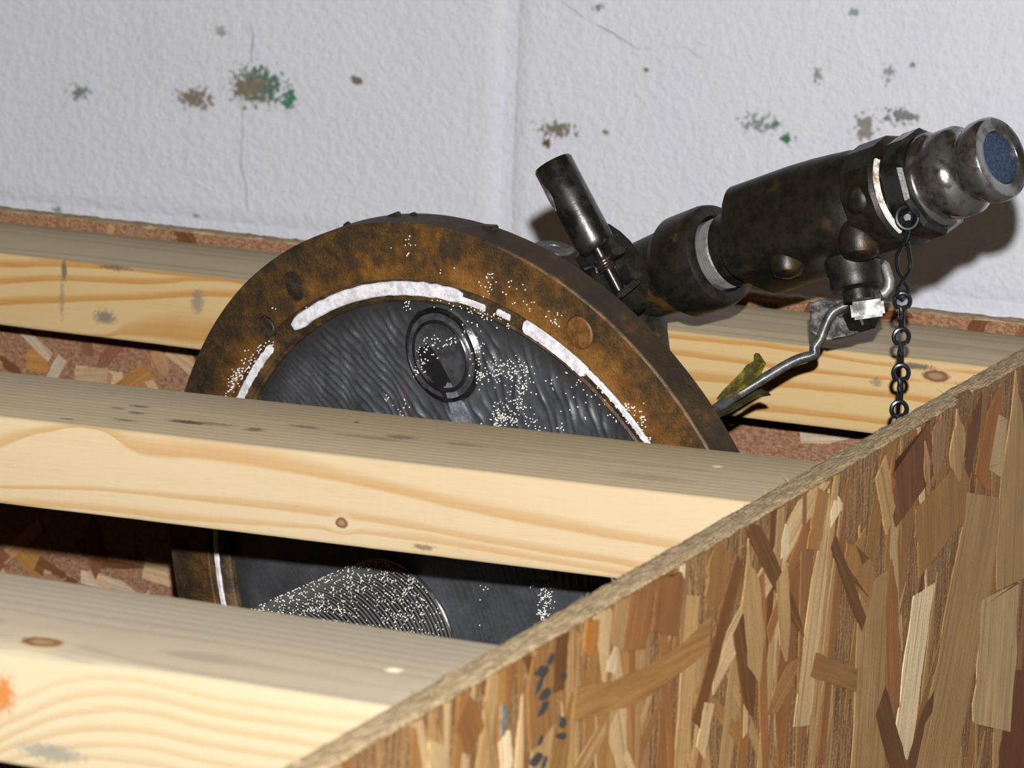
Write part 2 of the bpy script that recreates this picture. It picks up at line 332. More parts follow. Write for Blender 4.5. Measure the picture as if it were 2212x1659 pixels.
# ------------------------------------------------------------------ setting: wall of painted blocks and floor
FZ = -311.0
mb = MB(); mb.box(-2000, 1000, 903.2, 990, FZ, 760)
wall = tag(mb.obj('wall_back', M_wall, None, None, False), 'white painted concrete block wall with chipped paint and cracks', kind='structure')
WM[wall] = Matrix.Identity(4)
def block(x0, x1, z0, z1, dense, seed):
    m = MB(); d = 6.0 if dense else 60.0; nx = max(2, int((x1 - x0) / d)); nz = max(2, int((z1 - z0) / d)); rows = []
    bx, bz = (x0 + x1) / 2, (z0 + z1) / 2
    for j in range(nz + 1):
        rw = []
        for i in range(nx + 1):
            x = x0 + (x1 - x0) * i / nx; z = z0 + (z1 - z0) * j / nz
            e = min(x - x0, x1 - x, z - z0, z1 - z); y = 900 + (2.4 if e < 1e-3 else 0)
            y += .55 * noise.noise(Vector((x * .03, seed, z * .03))) + .35 * noise.noise(Vector((x * .09, seed, z * .09)))
            rw.append((x - bx, y - 900, z - bz))
        rows.append(rw)
    m.grid(rows)
    edge = [(x0 - bx, z0 - bz), (x1 - bx, z0 - bz), (x1 - bx, z1 - bz), (x0 - bx, z1 - bz)]
    m.grid([[(a, 2.2, b) for a, b in edge], [(a, 8, b) for a, b in edge]], closed_u=True)
    m.obj('concrete_block', M_wall, Matrix.Translation((bx, 900, bz)), wall, True, 60)
XJ, ZJ = -498.7, -68.0
for c in range(-2, 4):
    z0 = ZJ + 200 * c; z1 = z0 + 190
    if z1 < FZ: continue
    z0 = max(z0, FZ + 1); z1 = min(z1, 755)
    for k in range(-4, 5):
        x0 = XJ + 10 + 407 * k + (203.5 if c % 2 else 0) - 10 + 5; x1 = x0 + 397
        if x1 < -1990 or x0 > 990: continue
        vis = -1000 < x1 and x0 < 0 and c in (-1, 0)
        block(max(x0, -1995), min(x1, 995), z0, z1, vis, c * 9 + k)
M_crack = plain('crack_in_paint', (.24, .20, .14), .8)
def crack(pts, r=.45):
    m = MB(); P = [on_y(u, v, 900.15) for u, v in pts]; Q = []
    for a, b in zip(P, P[1:]):
        for i in range(6): q = a.lerp(b, i / 6); Q.append(q + Vector((.7 * noise.noise(q * .2), 0, .7 * noise.noise(q * .23 + Vector((5, 0, 0))))))
    Q.append(P[-1]); n = len(Q); rad = [r * (.35 + .65 * math.sin(math.pi * (i + .5) / n)) for i in range(n)]
    o = Q[0].copy(); m.tube([q - o for q in Q], rad, 5); m.obj('crack', M_crack, Matrix.Translation(o), wall)
crack([(1212, 2), (1270, 45), (1330, 75), (1378, 107)]); crack([(1378, 107), (1430, 101), (1485, 103), (1530, 140)], .35)
crack([(538, 40), (548, 75), (545, 105), (542, 128)], .5); crack([(522, 215), (524, 290), (520, 360), (532, 400), (534, 455)], .4)
M_floor = flat_rust('concrete_floor', (.22, .21, .19), (.32, .31, .29), .8, .02, .3, 0, .2)
mb = MB(); mb.box(-2000, 1000, -900, 990, FZ - 40, FZ); tag(mb.obj('floor', M_floor, None, None, False), 'grey concrete floor under the crate', kind='structure')

# ------------------------------------------------------------------ crate
crate = tag(empty('wooden_crate', Vector((-400, 0, FZ))), 'open crate of flake board sides with three pine slats across its top', 'crate')
A1, A2, A3 = -.0086, .0443, -.036
def slat(y0, width, h, ang, xl, xr, mat, seed, wane=None):
    m = MB(); N = 110; rows = []; L = xr - xl
    for i in range(N + 1):
        x = xl + L * i / N; rw = []
        e = min(x - xl, xr - x); er = 1.2 if i in (0, N) else 0.0
        j = lambda k: .22 * noise.noise(Vector((x * .02, seed, k))) + .10 * noise.noise(Vector((x * .11, seed, k)))
        ins = er
        for k, (cy, cz, sy, sz) in enumerate(((0, 0, 1, -1), (width, 0, -1, -1), (width, -h, -1, 1), (0, -h, 1, 1))):
            rc = 2.2
            if wane and k == 0: rc = 2.2 + wane[1] * math.exp(-((x - wane[0]) / wane[2]) ** 2)
            for s in range(4):
                a = math.pi / 2 * s / 3
                if k in (1, 3): a = math.pi / 2 - a
                yy = cy + sy * (rc - rc * math.cos(a)) if True else 0
                zz = cz + sz * (rc - rc * math.sin(a))
                rw.append((x, yy + sy * ins * .6 + j(k * 3 + 1), zz + sz * ins * .6 + j(k * 3 + 2)))
        rows.append(rw)
    m.grid(rows, closed_u=True, cap0=True, cap1=True)
    o = m.obj('slat', mat, Matrix.Translation((0, y0, 0)) @ Matrix.Rotation(ang, 4, 'Z'), crate, True, 40); return o
pale = (.49, .385, .238); org = (.40, .235, .088)
B2 = [band(0, A2, [(-60, 985, 14), (0, 953, 14), (50, 936, 9), (110, 926, 6), (200, 924, 4), (315, 962, 20), (450, 973, 18), (600, 996, 19), (800, 1041, 13), (1000, 1088, 13), (1300, 1147, 12), (1440, 1172, 10), (1600, 1200, 9)], .75),
      band(0, A2, [(-60, 1048, 3), (0, 1051, 4), (250, 1058, 5), (400, 1073, 6), (700, 1104, 10), (850, 1127, 8), (1037, 1162, 8), (1300, 1205, 8), (1400, 1225, 7)], .7),
      band(0, A2, [(-60, 1082, 8), (0, 1084, 8), (150, 1090, 8), (400, 1116, 8), (600, 1132, 6), (700, 1140, 5), (735, 1149, 5), (790, 1148, 6), (900, 1160, 8), (1037, 1182, 7), (1300, 1228, 6)], .65)]
B1 = [band(-338, A1, [(-60, 1560, 6), (60, 1500, 6), (200, 1462, 6), (300, 1468, 6), (450, 1503, 6), (620, 1530, 5), (800, 1552, 5)], .5), band(-338, A1, [(-60, 1600, 6), (60, 1540, 7), (200, 1497, 7), (300, 1499, 7), (450, 1535, 7), (620, 1562, 6), (800, 1585, 6)], .65),
      band(-338, A1, [(-60, 1640, 6), (60, 1570, 6), (200, 1533, 7), (300, 1533, 7), (450, 1568, 7), (620, 1597, 6), (800, 1625, 6)], .7), band(-338, A1, [(-60, 1650, 6), (60, 1600, 6), (200, 1572, 7), (300, 1575, 7), (450, 1605, 7), (620, 1632, 6), (800, 1660, 6)], .7),
      band(-338, A1, [(-60, 1670, 6), (60, 1630, 6), (200, 1607, 6), (300, 1610, 6), (450, 1643, 6), (620, 1670, 6), (800, 1690, 6)], .6), band(-338, A1, [(-60, 1690, 6), (60, 1655, 6), (200, 1635, 6), (300, 1645, 6), (450, 1675, 6), (620, 1700, 6), (800, 1720, 6)], .6)]
B3 = [band(330.7, A3, [(-60, 562, 10.5), (0, 568, 10.5), (130, 568, 10.5), (300, 580, 9.0), (500, 604, 7.5), (700, 640, 6.0), (1420, 722, 6.0), (1700, 752, 6.0), (1900, 785, 4.5), (2135, 805, 4.5)], .9), band(330.7, A3, [(-60, 612, 9.0), (0, 607, 9.0), (130, 600, 9.0), (300, 607, 9.0), (500, 602, 9.0), (700, 625, 9.0), (1420, 755, 7.5), (1550, 772, 7.5), (1750, 800, 6.0), (2135, 830, 4.5)], .9),
      band(330.7, A3, [(-60, 655, 10.5), (0, 651, 10.5), (130, 645, 10.5), (300, 640, 9.0), (500, 634, 9.0), (700, 650, 9.0), (1420, 800, 12.0), (1600, 820, 12.0), (1750, 833, 9.0), (2135, 880, 7.5)], .9), band(330.7, A3, [(-60, 698, 3.0), (200, 726, 4.5), (270, 712, 15.4), (350, 706, 28.6), (430, 712, 33.0), (520, 720, 28.6), (700, 740, 22.0), (1420, 860, 12.0), (1560, 872, 12.0), (1750, 890, 9.0), (2000, 920, 7.5)], .85)]
def loc(P, y0, ang): return tuple(Matrix.Rotation(-ang, 4, 'Z') @ (P - Vector((0, y0, 0))))
k2 = loc(on_y(735, 1131, -.0443 * 215), 0, A2); st2 = loc(on_y(912, 1184, -8), 0, A2)
dk = (.06, .05, .05)
m2 = pine('pine_middle_slat', 46.0, 6.0, 5.6, (-.004, .022), 6.0, pale, org, [((k2[0], 0, k2[2]), (3.2, 14, 2.6), 3.0)],
          [((st2[0], 0, st2[2]), (6, 2.5, 1.8), (.16, .10, .05), .8), *[(on_top(u, v, 0, A2), (rx_, ry_, 3), cc, am) for u, v, rx_, ry_, cc, am in ((405, 912, 13, 4.5, (.085, .035, .022), .95), (465, 916, 14, 4, (.13, .08, .05), .6), (300, 878, 7, 3, (.06, .055, .05), .8), (295, 892, 6, 2.5, (.06, .055, .05), .8), (255, 882, 5, 2.5, (.09, .08, .06), .7), (270, 908, 8, 3, (.09, .08, .06), .7), (550, 928, 6, 5, (.08, .075, .05), .8), (660, 922, 10, 3.5, (.09, .08, .07), .7), (770, 912, 1.6, 2, (.03, .03, .03), .9), (865, 944, 10, 5, (.10, .09, .07), .65), (800, 945, 22, 4, (.17, .10, .06), .5), (145, 905, 4, 2.5, (.08, .08, .06), .7), (1000, 960, 12, 4, (.15, .11, .08), .5), (1400, 1030, 25, 8, (.20, .15, .11), .4), (1550, 1008, 3, 3, (.75, .68, .5), .9))], ((-395, 0, -13), (2.5, 3, 1), (.05, .04, .03), .9)], 1.0, 1.0, B2)
slat(0, 89, 38, A2, -800, -1.0, m2, 3)
pv = loc(on_y(100, 1404, -322), -338.05, A1)
m1 = pine('pine_near_slat', 20.0, 28.0, 5.6, (-.02, .02), 5.0, (.405, .335, .215), (.33, .225, .110), [((pv[0], 12, 0), (8.5, 6.5, 4), 6.0)],
          [((on_front(6, 1500, -338, A1)[0], 0, on_front(6, 1500, -338, A1)[1]), (6, 4, 9), (.36, .13, .025), .95), ((on_front(110, 1625, -338, A1)[0], 0, on_front(110, 1625, -338, A1)[1]), (16, 3, 4), (.13, .14, .13), .65), ((pv[0] + 116, 40, 0), (4, 4, 2), (.8, .74, .5), .9)], 4.0, .9, B1, (-260.0, 0.0), (.35, .30, .215))
slat(-338.05, 88.5, 40.3, A1, -800, -2.5, m1, 8, (pv[0] - 10, 4.5, 40))
def y3(x): return 330.7 + A3 * x
s3 = lambda u, v: loc(on_y(u, v, 330.7 + 10), 330.7, A3)
q1, q2, q3, q4, q5 = s3(210, 690), s3(415, 655), s3(2035, 806), s3(120, 590), s3(230, 580)
def rx(q): return (q[0], 0, q[2])
m3 = pine('pine_far_slat', 40.0, -52.0, 6.6, (.004, -.010), 6.0, (.50, .36, .175), (.40, .195, .042), [(rx(q3), (8, 8, 3.2), 3.0)],
          [(rx(q1), (9, 3, 5), (.10, .10, .10), .75), (rx(q2), (5, 3, 9), (.16, .15, .13), .7), (rx(q4), (2.5, 3, 8), (.08, .07, .06), .8), (rx(q5), (13, 3, 2.6), (.10, .08, .06), .75), (rx(s3(115, 650)), (2, 3, 14), (.20, .17, .12), .6), (rx(s3(1990, 785)), (13, 3, 2.2), dk, .8), (rx(s3(1905, 820)), (4, 3, 3), dk, .5)], 9.0, 1.0, B3, (-700.0, 0.0))
slat(330.7, 91, 39, A3, -800, -1.5, m3, 12)

M_osb = osb_body('flake_board'); M_osbb = osb_body('flake_board_inside', (.36, .195, .115), (.21, .095, .050), (.30, .3, .6)); M_edge = osb_body('flake_board_sawn_edge', (.56, .43, .255), (.27, .19, .105), (.07, .9, 1.2)); M_flake = strand_mat()
PT = 5.9
def panel(name, L, hgt, th, M, seed, chip=None, mat=None):
    """board in local coords: x along, y through thickness 0..th, z up to 0 at the rough sawn top"""
    m = MB(); N = int(L / 2.4); rows = []
    for i in range(N + 1):
        x = L * i / N; rw = []
        ch = 0.0
        if chip: ch = chip[2] * math.exp(-((x - chip[0]) / chip[1]) ** 4)
        f = lambda k, a=.55: a * noise.noise(Vector((x * .09, seed, k))) + a * .6 * noise.noise(Vector((x * .31, seed, k)))
        rw += [(x, 0, -hgt), (x, 0 + f(9, .3), -40), (x, f(1, .5), -.8 + f(11))]
        for k in range(5): rw.append((x, th * (k + .5) / 5, f(20 + k, .9) - ch * (1 if k < 2 else (.4 if k == 2 else .0))))
        rw += [(x, th + f(3, .5), -.8 + f(13)), (x, th + f(8, .3), -40), (x, th, -hgt)]
        rows.append(rw)
    m.grid(rows, closed_u=True, cap0=True, cap1=True)
    o = m.obj(name, [mat or M_osb, M_edge], M, crate, True, 50)
    for p in o.data.polygons:
        z = p.center.z * 1000
        if z > -1.6 and abs(p.normal.z) > .3: p.material_index = 1
    return o
HG = PT - FZ
# side panel: x local runs along world Y, thickness along +X, outer face at X = 12
Mside = frame(Vector((12, -520, PT)), Vector((0, 1, 0)), Vector((-1, 0, 0)), Vector((0, 0, 1)))
# chip near the far end of its top edge
side = panel('side_panel', 952, HG, 12, Mside, 2, (on_x(2105, 812, 12).y + 520, 22, 2.6))
Mback = Matrix.Translation((0, 430.5, PT)) @ Matrix.Rotation(A3, 4, 'Z') @ Matrix.Translation((-830, -7.5, 0))
back = panel('back_panel', 829, HG, 12, Mback, 5, None, M_osbb)
Mleft = frame(Vector((-804, -520, PT)), Vector((0, 1, 0)), Vector((-1, 0, 0)), Vector((0, 0, 1)))
panel('side_panel', 966, HG, 12, Mleft, 7)
Mfront = Matrix.Translation((-803, -520, PT - 3))
panel('front_panel', 802, HG - 3, 12, Mfront, 8)
mb = MB(); mb.box(-803, -1, -507, 418, FZ + .2, FZ + 12); mb.obj('base_panel', M_osb, None, crate, False)

rng = random.Random(11)
PAL = {'D': (.105, .043, .011), 'M': (.225, .112, .034), 'R': (.205, .088, .026), 'T': (.305, .187, .075), 'P': (.40, .275, .135), 'W': (.52, .41, .25), 'O': (.27, .105, .020), 'V': (.230, .125, .055), 'K': (.120, .042, .011), 'G': (.30, .29, .25)}
def flake(parent, o, xd, nd, L, Wd, colr, lift, tilt=0.0, clip=None, pointed=.4, bend=0.0):
    """one thin wood flake lying on a board: xd along its fibres, nd the board's outward normal"""
    yd = nd.cross(xd); n = 9; pw = rng.uniform(1.6, 4.5); top = []; bot = []
    e0, e1 = rng.random() < pointed, rng.random() < pointed
    for i in range(n):
        s = i / (n - 1); x = -L / 2 + L * s
        tp = 1.0
        if e0: tp = min(tp, .10 + s * pw)
        if e1: tp = min(tp, .10 + (1 - s) * pw)
        wv = Wd / 2 * min(1, tp); cv = bend * math.sin(math.pi * s)
        top.append((x + (rng.uniform(-1, 1) * Wd * .18 if i in (0, n - 1) else 0), cv + wv * (1 + rng.uniform(-.10, .10))))
        bot.append((x + (rng.uniform(-1, 1) * Wd * .18 if i in (0, n - 1) else 0), cv - wv * (1 + rng.uniform(-.10, .10))))
    poly = bot + top[::-1]
    if clip:
        out = []
        for (a, b) in poly:
            P = o + xd * a + yd * b; P = clip(P); dlt = P - o; out.append((dlt.dot(xd), dlt.dot(yd)))
        poly = out
    m = MB(); bz = lambda a, b: lift + tilt * b
    nn = len(poly); rows = [[(a, b, bz(a, b) - .9) for a, b in poly], [(a, b, bz(a, b)) for a, b in poly]]
    m.grid(rows, closed_u=True)
    base = nn
    for i in range(n - 1): m.f.append((base + i, base + i + 1, base + nn - 2 - i, base + nn - 1 - i))
    ob = m.obj('wood_flake', M_flake, frame(o, xd, yd, nd), parent, False)
    j = rng.uniform(.86, 1.14); ob.color = (colr[0] * j, colr[1] * j, colr[2] * j, 1)
    return ob
XP = Vector((1, 0, 0))
def clip_side(P): P = P.copy(); P.z = min(P.z, PT - 1.2 + .5 * noise.noise(P * .2)); P.y = max(-518, min(431, P.y)); P.z = max(P.z, FZ + 1); return P
keys = 'MMRMTTTPMRDTVTMTRP'
cnt = 0
while cnt < 160:
    Y = rng.uniform(-455, 430); zmin = 6 - (Y + 446) * .262 - 45
    Z = rng.uniform(max(zmin, -255), 8)
    a = rng.gauss(0, .20) if rng.random() < .85 else rng.uniform(-1.2, 1.2)
    xd = Vector((0, math.sin(a), math.cos(a)))
    L = rng.uniform(70, 150); Wd = rng.choice((4, 6, 7, 9, 12, 16)) * rng.uniform(.8, 1.2)
    flake(side, Vector((12, Y, Z)), xd, XP, L, Wd, PAL[rng.choice(keys)], rng.uniform(.1, .55), rng.uniform(-.015, .015), clip_side, .7)
    cnt += 1
HAND = [(1603, 1210, 1511, 1551, 22, 'D'), (1795, 1063, 1733, 1573, 32, 'P'), (1901, 1237, 1874, 1680, 70, 'T'), (1928, 1220, 1933, 1540, 27, 'R'), (1998, 1280, 1950, 1638, 40, 'W'),
        (2134, 1085, 2020, 1690, 85, 'T'), (2161, 895, 2150, 1020, 38, 'P'), (2123, 857, 2090, 1015, 22, 'D'), (2165, 838, 2123, 1042, 32, 'O'), (1971, 925, 1977, 1063, 85, 'K'), (2042, 1045, 2042, 1120, 119, 'M'),
        (1906, 1519, 1950, 1680, 38, 'D'), (2020, 1497, 1971, 1670, 33, 'D'), (1663, 1540, 1728, 1426, 30, 'M'), (1646, 1248, 1657, 1680, 16, 'R'), (1598, 1345, 1630, 1546, 33, 'D'), (1619, 1220, 1641, 1464, 42, 'T'),
        (1700, 1130, 1698, 1195, 16, 'W'), (1809, 1070, 1809, 1120, 24, 'W'), (1868, 1183, 1850, 1275, 68, 'M'), (2069, 905, 2074, 1031, 36, 'T'), (2034, 900, 2026, 1020, 27, 'V'), (2185, 1680, 2214, 1480, 60, 'K'), (2165, 1248, 2145, 1560, 80, 'P'),
        (2199, 836, 2185, 1260, 62, 'T'), (1760, 1437, 1852, 1470, 50, 'M'), (1803, 1172, 1868, 1350, 20, 'D'), (1249, 1516, 1535, 1369, 58, 'M'), (1166, 1385, 1178, 1610, 60, 'M'), (1332, 1400, 1322, 1450, 18, 'W'),
        (1396, 1245, 1372, 1397, 48, 'R'), (1456, 1220, 1440, 1357, 56, 'R'), (1479, 1208, 1475, 1278, 8, 'W'), (1348, 1290, 1336, 1397, 28, 'T'), (1535, 1516, 1515, 1628, 20, 'P'), (1000, 1530, 1030, 1600, 60, 'R'), (930, 1600, 960, 1690, 50, 'P'), (1217, 1373, 1209, 1493, 26, 'D'), (1092, 1600, 1100, 1690, 26, 'W'),
        (1738, 1150, 1663, 1372, 15, 'R'), (1625, 1130, 1738, 1372, 33, 'D'), (1905, 1010, 1925, 1120, 30, 'T'), (1780, 1060, 1760, 1180, 26, 'M'), (1285, 1330, 1275, 1420, 26, 'O'), (1560, 1170, 1545, 1320, 40, 'M'), (2000, 960, 2008, 1060, 18, 'T'), (1690, 1240, 1700, 1420, 26, 'T')]
for i, (u0, v0, u1, v1, wpx, key) in enumerate(HAND):
    a, b = on_x(u0, v0, 13), on_x(u1, v1, 13); c = a.lerp(b, .5); xd = (b - a); L = xd.length * 1.03; xd.normalize()
    if xd.z < 0: xd = -xd
    s = Vector((0, 1, 0)) if abs(xd.z) > .5 else Vector((0, 0, 1))
    pl_ = math.hypot(u1 - u0, v1 - v0); ou, ov = (v1 - v0) / pl_ * wpx / 2, -(u1 - u0) / pl_ * wpx / 2; p0 = on_x((u0 + u1) / 2 + ou, (v0 + v1) / 2 + ov, 13); p1 = on_x((u0 + u1) / 2 - ou, (v0 + v1) / 2 - ov, 13)
    wd = abs((p0 - p1).dot(xd.cross(XP))); c.x = 12
    flake(side, c, xd, XP, L, wd, PAL[key], 0.55 + .007 * i, rng.uniform(-.004, .004), clip_side, .35 if wpx < 50 else .15, 6.0 if (u0, v0) == (1249, 1516) else 0.0)
# smudged black stamp marks and the grey knot on the board's face
M_ink = plain('black_ink', (.035, .033, .030), .7); M_knot = flat_rust('grey_knot', (.10, .09, .07), (.24, .25, .22), .6, .3)
for (u, v, a, b) in ((1172, 1450, 9, 3.2), (1166, 1478, 7, 2.4), (1178, 1500, 8, 3.0), (1174, 1530, 7, 3.0), (1218, 1460, 5, 1.6), (1160, 1640, 8, 3.0), (1176, 1650, 5, 2.0), (1216, 1560, 5, 3.0), (1214, 1590, 7, 1.8), (1190, 1425, 5, 2.4), (1168, 1600, 4, 2)):
    c = on_x(u, v, 13); c.x = 13.0; m = MB(); poly = []
    for k in range(12):
        an = 2 * math.pi * k / 12; rr = 1 + .55 * noise.noise(Vector((k * .9, u, v))); poly.append((a * .62 * rr * math.cos(an), b * .62 * rr * math.sin(an)))
    an = rng.uniform(-.5, .9); xd = Vector((0, math.cos(an), math.sin(an))); m.prism(poly, -.6, .15); m.obj('ink_smudge', M_ink, frame(c, xd, XP.cross(xd), XP), side, False)
c = on_x(1090, 1553, 13); m = MB(); m.lathe([(7, -.6), (6.6, .1), (5, .3), (1, .35)], 20, wob=lambda a, h: .2 * math.sin(a * 3 + 1)); o = m.obj('knot', M_knot, frame(Vector((12.8, c.y, c.z)), Vector((0, .42, 0)), Vector((0, 0, .8)), XP), side)
# flakes on the inside of the back panel, where the gaps show it
bd = Vector((math.cos(A3), math.sin(A3), 0)); bn = Vector((bd.y, -bd.x, 0))
PALB = {'A': (.30, .165, .105), 'B': (.36, .20, .10), 'C': (.13, .052, .020), 'D': (.44, .30, .175), 'E': (.38, .185, .055), 'F': (.20, .085, .045), 'G': (.46, .36, .26)}
def yb(x): return 430.5 - 7.5 + A3 * x
def clip_back(P): P = P.copy(); P.z = min(P.z, PT - 1.0); return P
for (n, xa, xb, za, zb, lmin, lmax) in ((34, -640, -370, -95, -58, 12, 34), (24, -640, -455, -208, -172, 12, 36), (12, -120, -6, -95, -55, 20, 50), (22, -800, -4, -2, 6, 12, 40)):
    for i in range(n):
        X = rng.uniform(xa, xb); Z = rng.uniform(za, zb); a = rng.gauss(0, .9) if n != 22 else rng.uniform(-1.4, 1.4); xd = bd * math.cos(a) + Vector((0, 0, math.sin(a)))
        flake(back, Vector((X, yb(X), Z)), xd, bn, rng.uniform(lmin, lmax), rng.uniform(4, 13), PALB[rng.choice('AABBCDEFG')], rng.uniform(.3, 1.6), rng.uniform(-.05, .05), clip_back, .4)
# splinters standing along the rough sawn edge
m = MB()
for i in range(240):
    Y = rng.uniform(-440, 425); x = rng.choice((rng.uniform(-.3, 1.0), rng.uniform(0, 12), rng.uniform(11, 12.6))); o = Vector((x, Y, PT - .8)); d = Vector((rng.uniform(-.5, .5), rng.uniform(-1.6, 1.6), rng.uniform(.05, .55))).normalized() * rng.uniform(1.5, 5.0); w_ = d.orthogonal().normalized() * .18
    b = len(m.v); m.v += [tuple(o - w_), tuple(o + w_), tuple(o + d), tuple(o + w_.cross(d).normalized() * .3)]; m.f += [(b, b + 1, b + 2), (b + 1, b + 3, b + 2), (b + 3, b, b + 2)]
o = m.obj('splinters', M_edge, None, side, False); o['kind'] = 'stuff'

# ------------------------------------------------------------------ vessel head: flange, plate, screen, pipework
N_ = Vector((-.298, -.9437, -.1435)).normalized(); EX = -(N_.cross(Vector((0, 0, 1)))).normalized(); EY = N_.cross(EX)
if EY.z < 0: EY = -EY
EX = EY.cross(N_)
DC = Vector((-206.3, 169.8, -111.8)); MD = frame(DC, EX, EY, N_)
def dl(a, b, c=0.0): return DC + EX * a + EY * b + N_ * c
def on_disc(u, v, c):
    d = ray(u, v); t = ((DC + N_ * c - CAM).dot(N_)) / d.dot(N_); q = CAM + d * t - DC; return q.dot(EX), q.dot(EY)
root = tag(empty('vessel_head', dl(0, -186, -9)), 'rusty round steel flange head with grey plate, pipe and valve, standing inside the crate', 'flange')
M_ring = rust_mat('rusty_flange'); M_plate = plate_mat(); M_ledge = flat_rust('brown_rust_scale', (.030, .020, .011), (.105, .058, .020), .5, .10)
RO, RI, T = 186.0, 159.5, 17.8
def wobr(a, h): return .0012 * noise.noise(Vector((math.cos(a) * 6, math.sin(a) * 6, h * .1))) + .0006 * noise.noise(Vector((math.cos(a) * 22, math.sin(a) * 22, h * .3)))
mb = MB()
prof = [(RI, -T), (RO - .8, -T), (RO, -T + .8), (RO, -1.0), (RO - .9, 0), (RI + .6, 0), (RI, -.6)]
rows = []
for (r, h) in prof:
    rows.append([(r * (1 + (wobr(2 * math.pi * k / 220, h) if r > 170 else 0)) * math.cos(2 * math.pi * k / 220), r * (1 + (wobr(2 * math.pi * k / 220, h) if r > 170 else 0)) * math.sin(2 * math.pi * k / 220), h) for k in range(220)])
mb.grid(rows, closed_u=True, closed_v=True)
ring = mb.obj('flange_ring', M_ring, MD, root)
def disc_cut(x, y, r, d): m = MB(); m.v = []; m.lathe([(r, -d), (r, 3)], 28); m.v = [(a + x, b + y, c) for a, b, c in m.v]; return m
hx, hy = on_disc(633, 620, 0); px_, py_ = on_disc(1252, 718, 0); kx, ky = on_disc(576, 706, 0); sx, sy = on_disc(588, 728, 0)
cut(ring, [disc_cut(hx, hy, 7.2, 3.0), disc_cut(px_, py_, 7.6, 1.6), disc_cut(kx, ky, 5.4, 2.6), disc_cut(sx, sy, 2.8, 4)])
M_bolt = flat_rust('dark_bolt_iron', (.018, .014, .010), (.05, .033, .015), .5, .2); M_plug = flat_rust('orange_rusty_plug', (.10, .045, .011), (.18, .085, .022), .5, .2)
mb = MB(); mb.lathe([(6.7, -4), (6.7, -2.0), (6.1, -1.6)], 28); mb.obj('bolt_end', M_bolt, MD @ Matrix.Translation((hx, hy, 0)), ring)
mb = MB(); mb.lathe([(7.3, -3), (7.3, -.1), (6.8, .35), (3, .5)], 28); mb.obj('bolt_end', M_plug, MD @ Matrix.Translation((px_ - .2, py_ - .25, 0)), ring)['label'] = 'orange rusted bolt end'
mb = MB(); mb.lathe([(4.7, -4), (4.7, -.5), (4.2, -.1)], 24); mb.obj('bolt_end', M_bolt, MD @ Matrix.Translation((kx - .2, ky - .6, 0)), ring)
for (u, v, s) in ((850, 462, 3.4), (1056, 486, 4.2), (747, 481, 2.2), (892, 462, 2.0)):
    a, b = on_disc(u, v, -14.5); c = -14.5
    k = 185.6 / math.hypot(a, b); mb = MB(); mb.box(-s * .9, s * 1.1, -1, 1.5, -s * .5, s * .5, .6)
    th = math.atan2(b, a); mb.obj('weld_lump', M_bolt, MD @ Matrix.Translation((a * k, b * k, c)) @ Matrix.Rotation(th - math.pi / 2 + .2, 4, 'Z'), ring)
mb = MB(); rows = [[(r * math.cos(2 * math.pi * k / 160), r * math.sin(2 * math.pi * k / 160), h) for k in range(160)] for (r, h) in ((148.6, -16), (RI + .5, -16), (RI + .5, -3), (156, -2.8), (152.0, -3.2), (150.8, -4.2), (149.6, -3.4), (148.6, -4.4))]
mb.grid(rows, closed_u=True, closed_v=True); ledge = mb.obj('gasket_seat', M_ledge, MD, root)
for (a0, a1, r1, r2, h1, rag, s) in ((126.2, 84.5, 151.8, 158.3, -1.5, .7, 1), (86, 79.6, 151.9, 155.2, -2.1, .4, 2), (77.0, 74.2, 153, 156, -2.0, .8, 3), (71.0, 57.0, 151.9, 159.0, -1.2, .6, 4), (57.2, 40.0, 154.3, 157.4, -2.0, .5, 5), (30, -10, 154, 157.4, -2.0, .5, 6), (152, 133.5, 153.6, 157.8, -2.2, .6, 7), (196, 172, 155, 158.0, -2.0, .4, 8)):
    m = MB(); m.arcband(r1, r2, -3.4, h1, a0, a1, 30, rag, s); m.obj('gasket_strip', M_gasket, MD, ledge)
# ripple cast plate
mb = MB(); rows = []
NR, NA = 230, 900
for i in range(NR):
    r = 149.0 * (i + .6) / (NR - .4); rw = []
    for k in range(NA):
        a = 2 * math.pi * k / NA; x, y = r * math.cos(a), r * math.sin(a)
        sl = .55 - x * .006; tw = 2.6 * noise.noise(Vector((x * .028, y * .028, 2))) + 1.5 * noise.noise(Vector((x * .10, y * .07, 12)))
        q = (x + sl * (y - 60)) * .80 + tw
        hgt = abs(math.sin(q * .9 + 2.0 * noise.noise(Vector((x * .06, y * .03, 9)))))
        hgt = (1 - hgt) ** 1.3 * (0.50 + 1.0 * noise.noise(Vector((x * .13, y * .085, 4)))) + .35 * noise.noise(Vector((x * .16, y * .10, 1)))
        fade = min(1, max(0, (148 - r) / 10)); db = math.hypot(x + 2, y - 123); fade *= min(1, max(0, (db - 21) / 6)); fade *= max(0, min(1, (y - 25) / 35)) * .9 + .1
        rw.append((x, y, -6.0 + 1.9 * hgt * fade - .6 * (r / 149) ** 8))
    rows.append(rw)
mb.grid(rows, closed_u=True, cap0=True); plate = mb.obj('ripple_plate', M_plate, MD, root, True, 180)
def plate_c(x, y): return -5.0
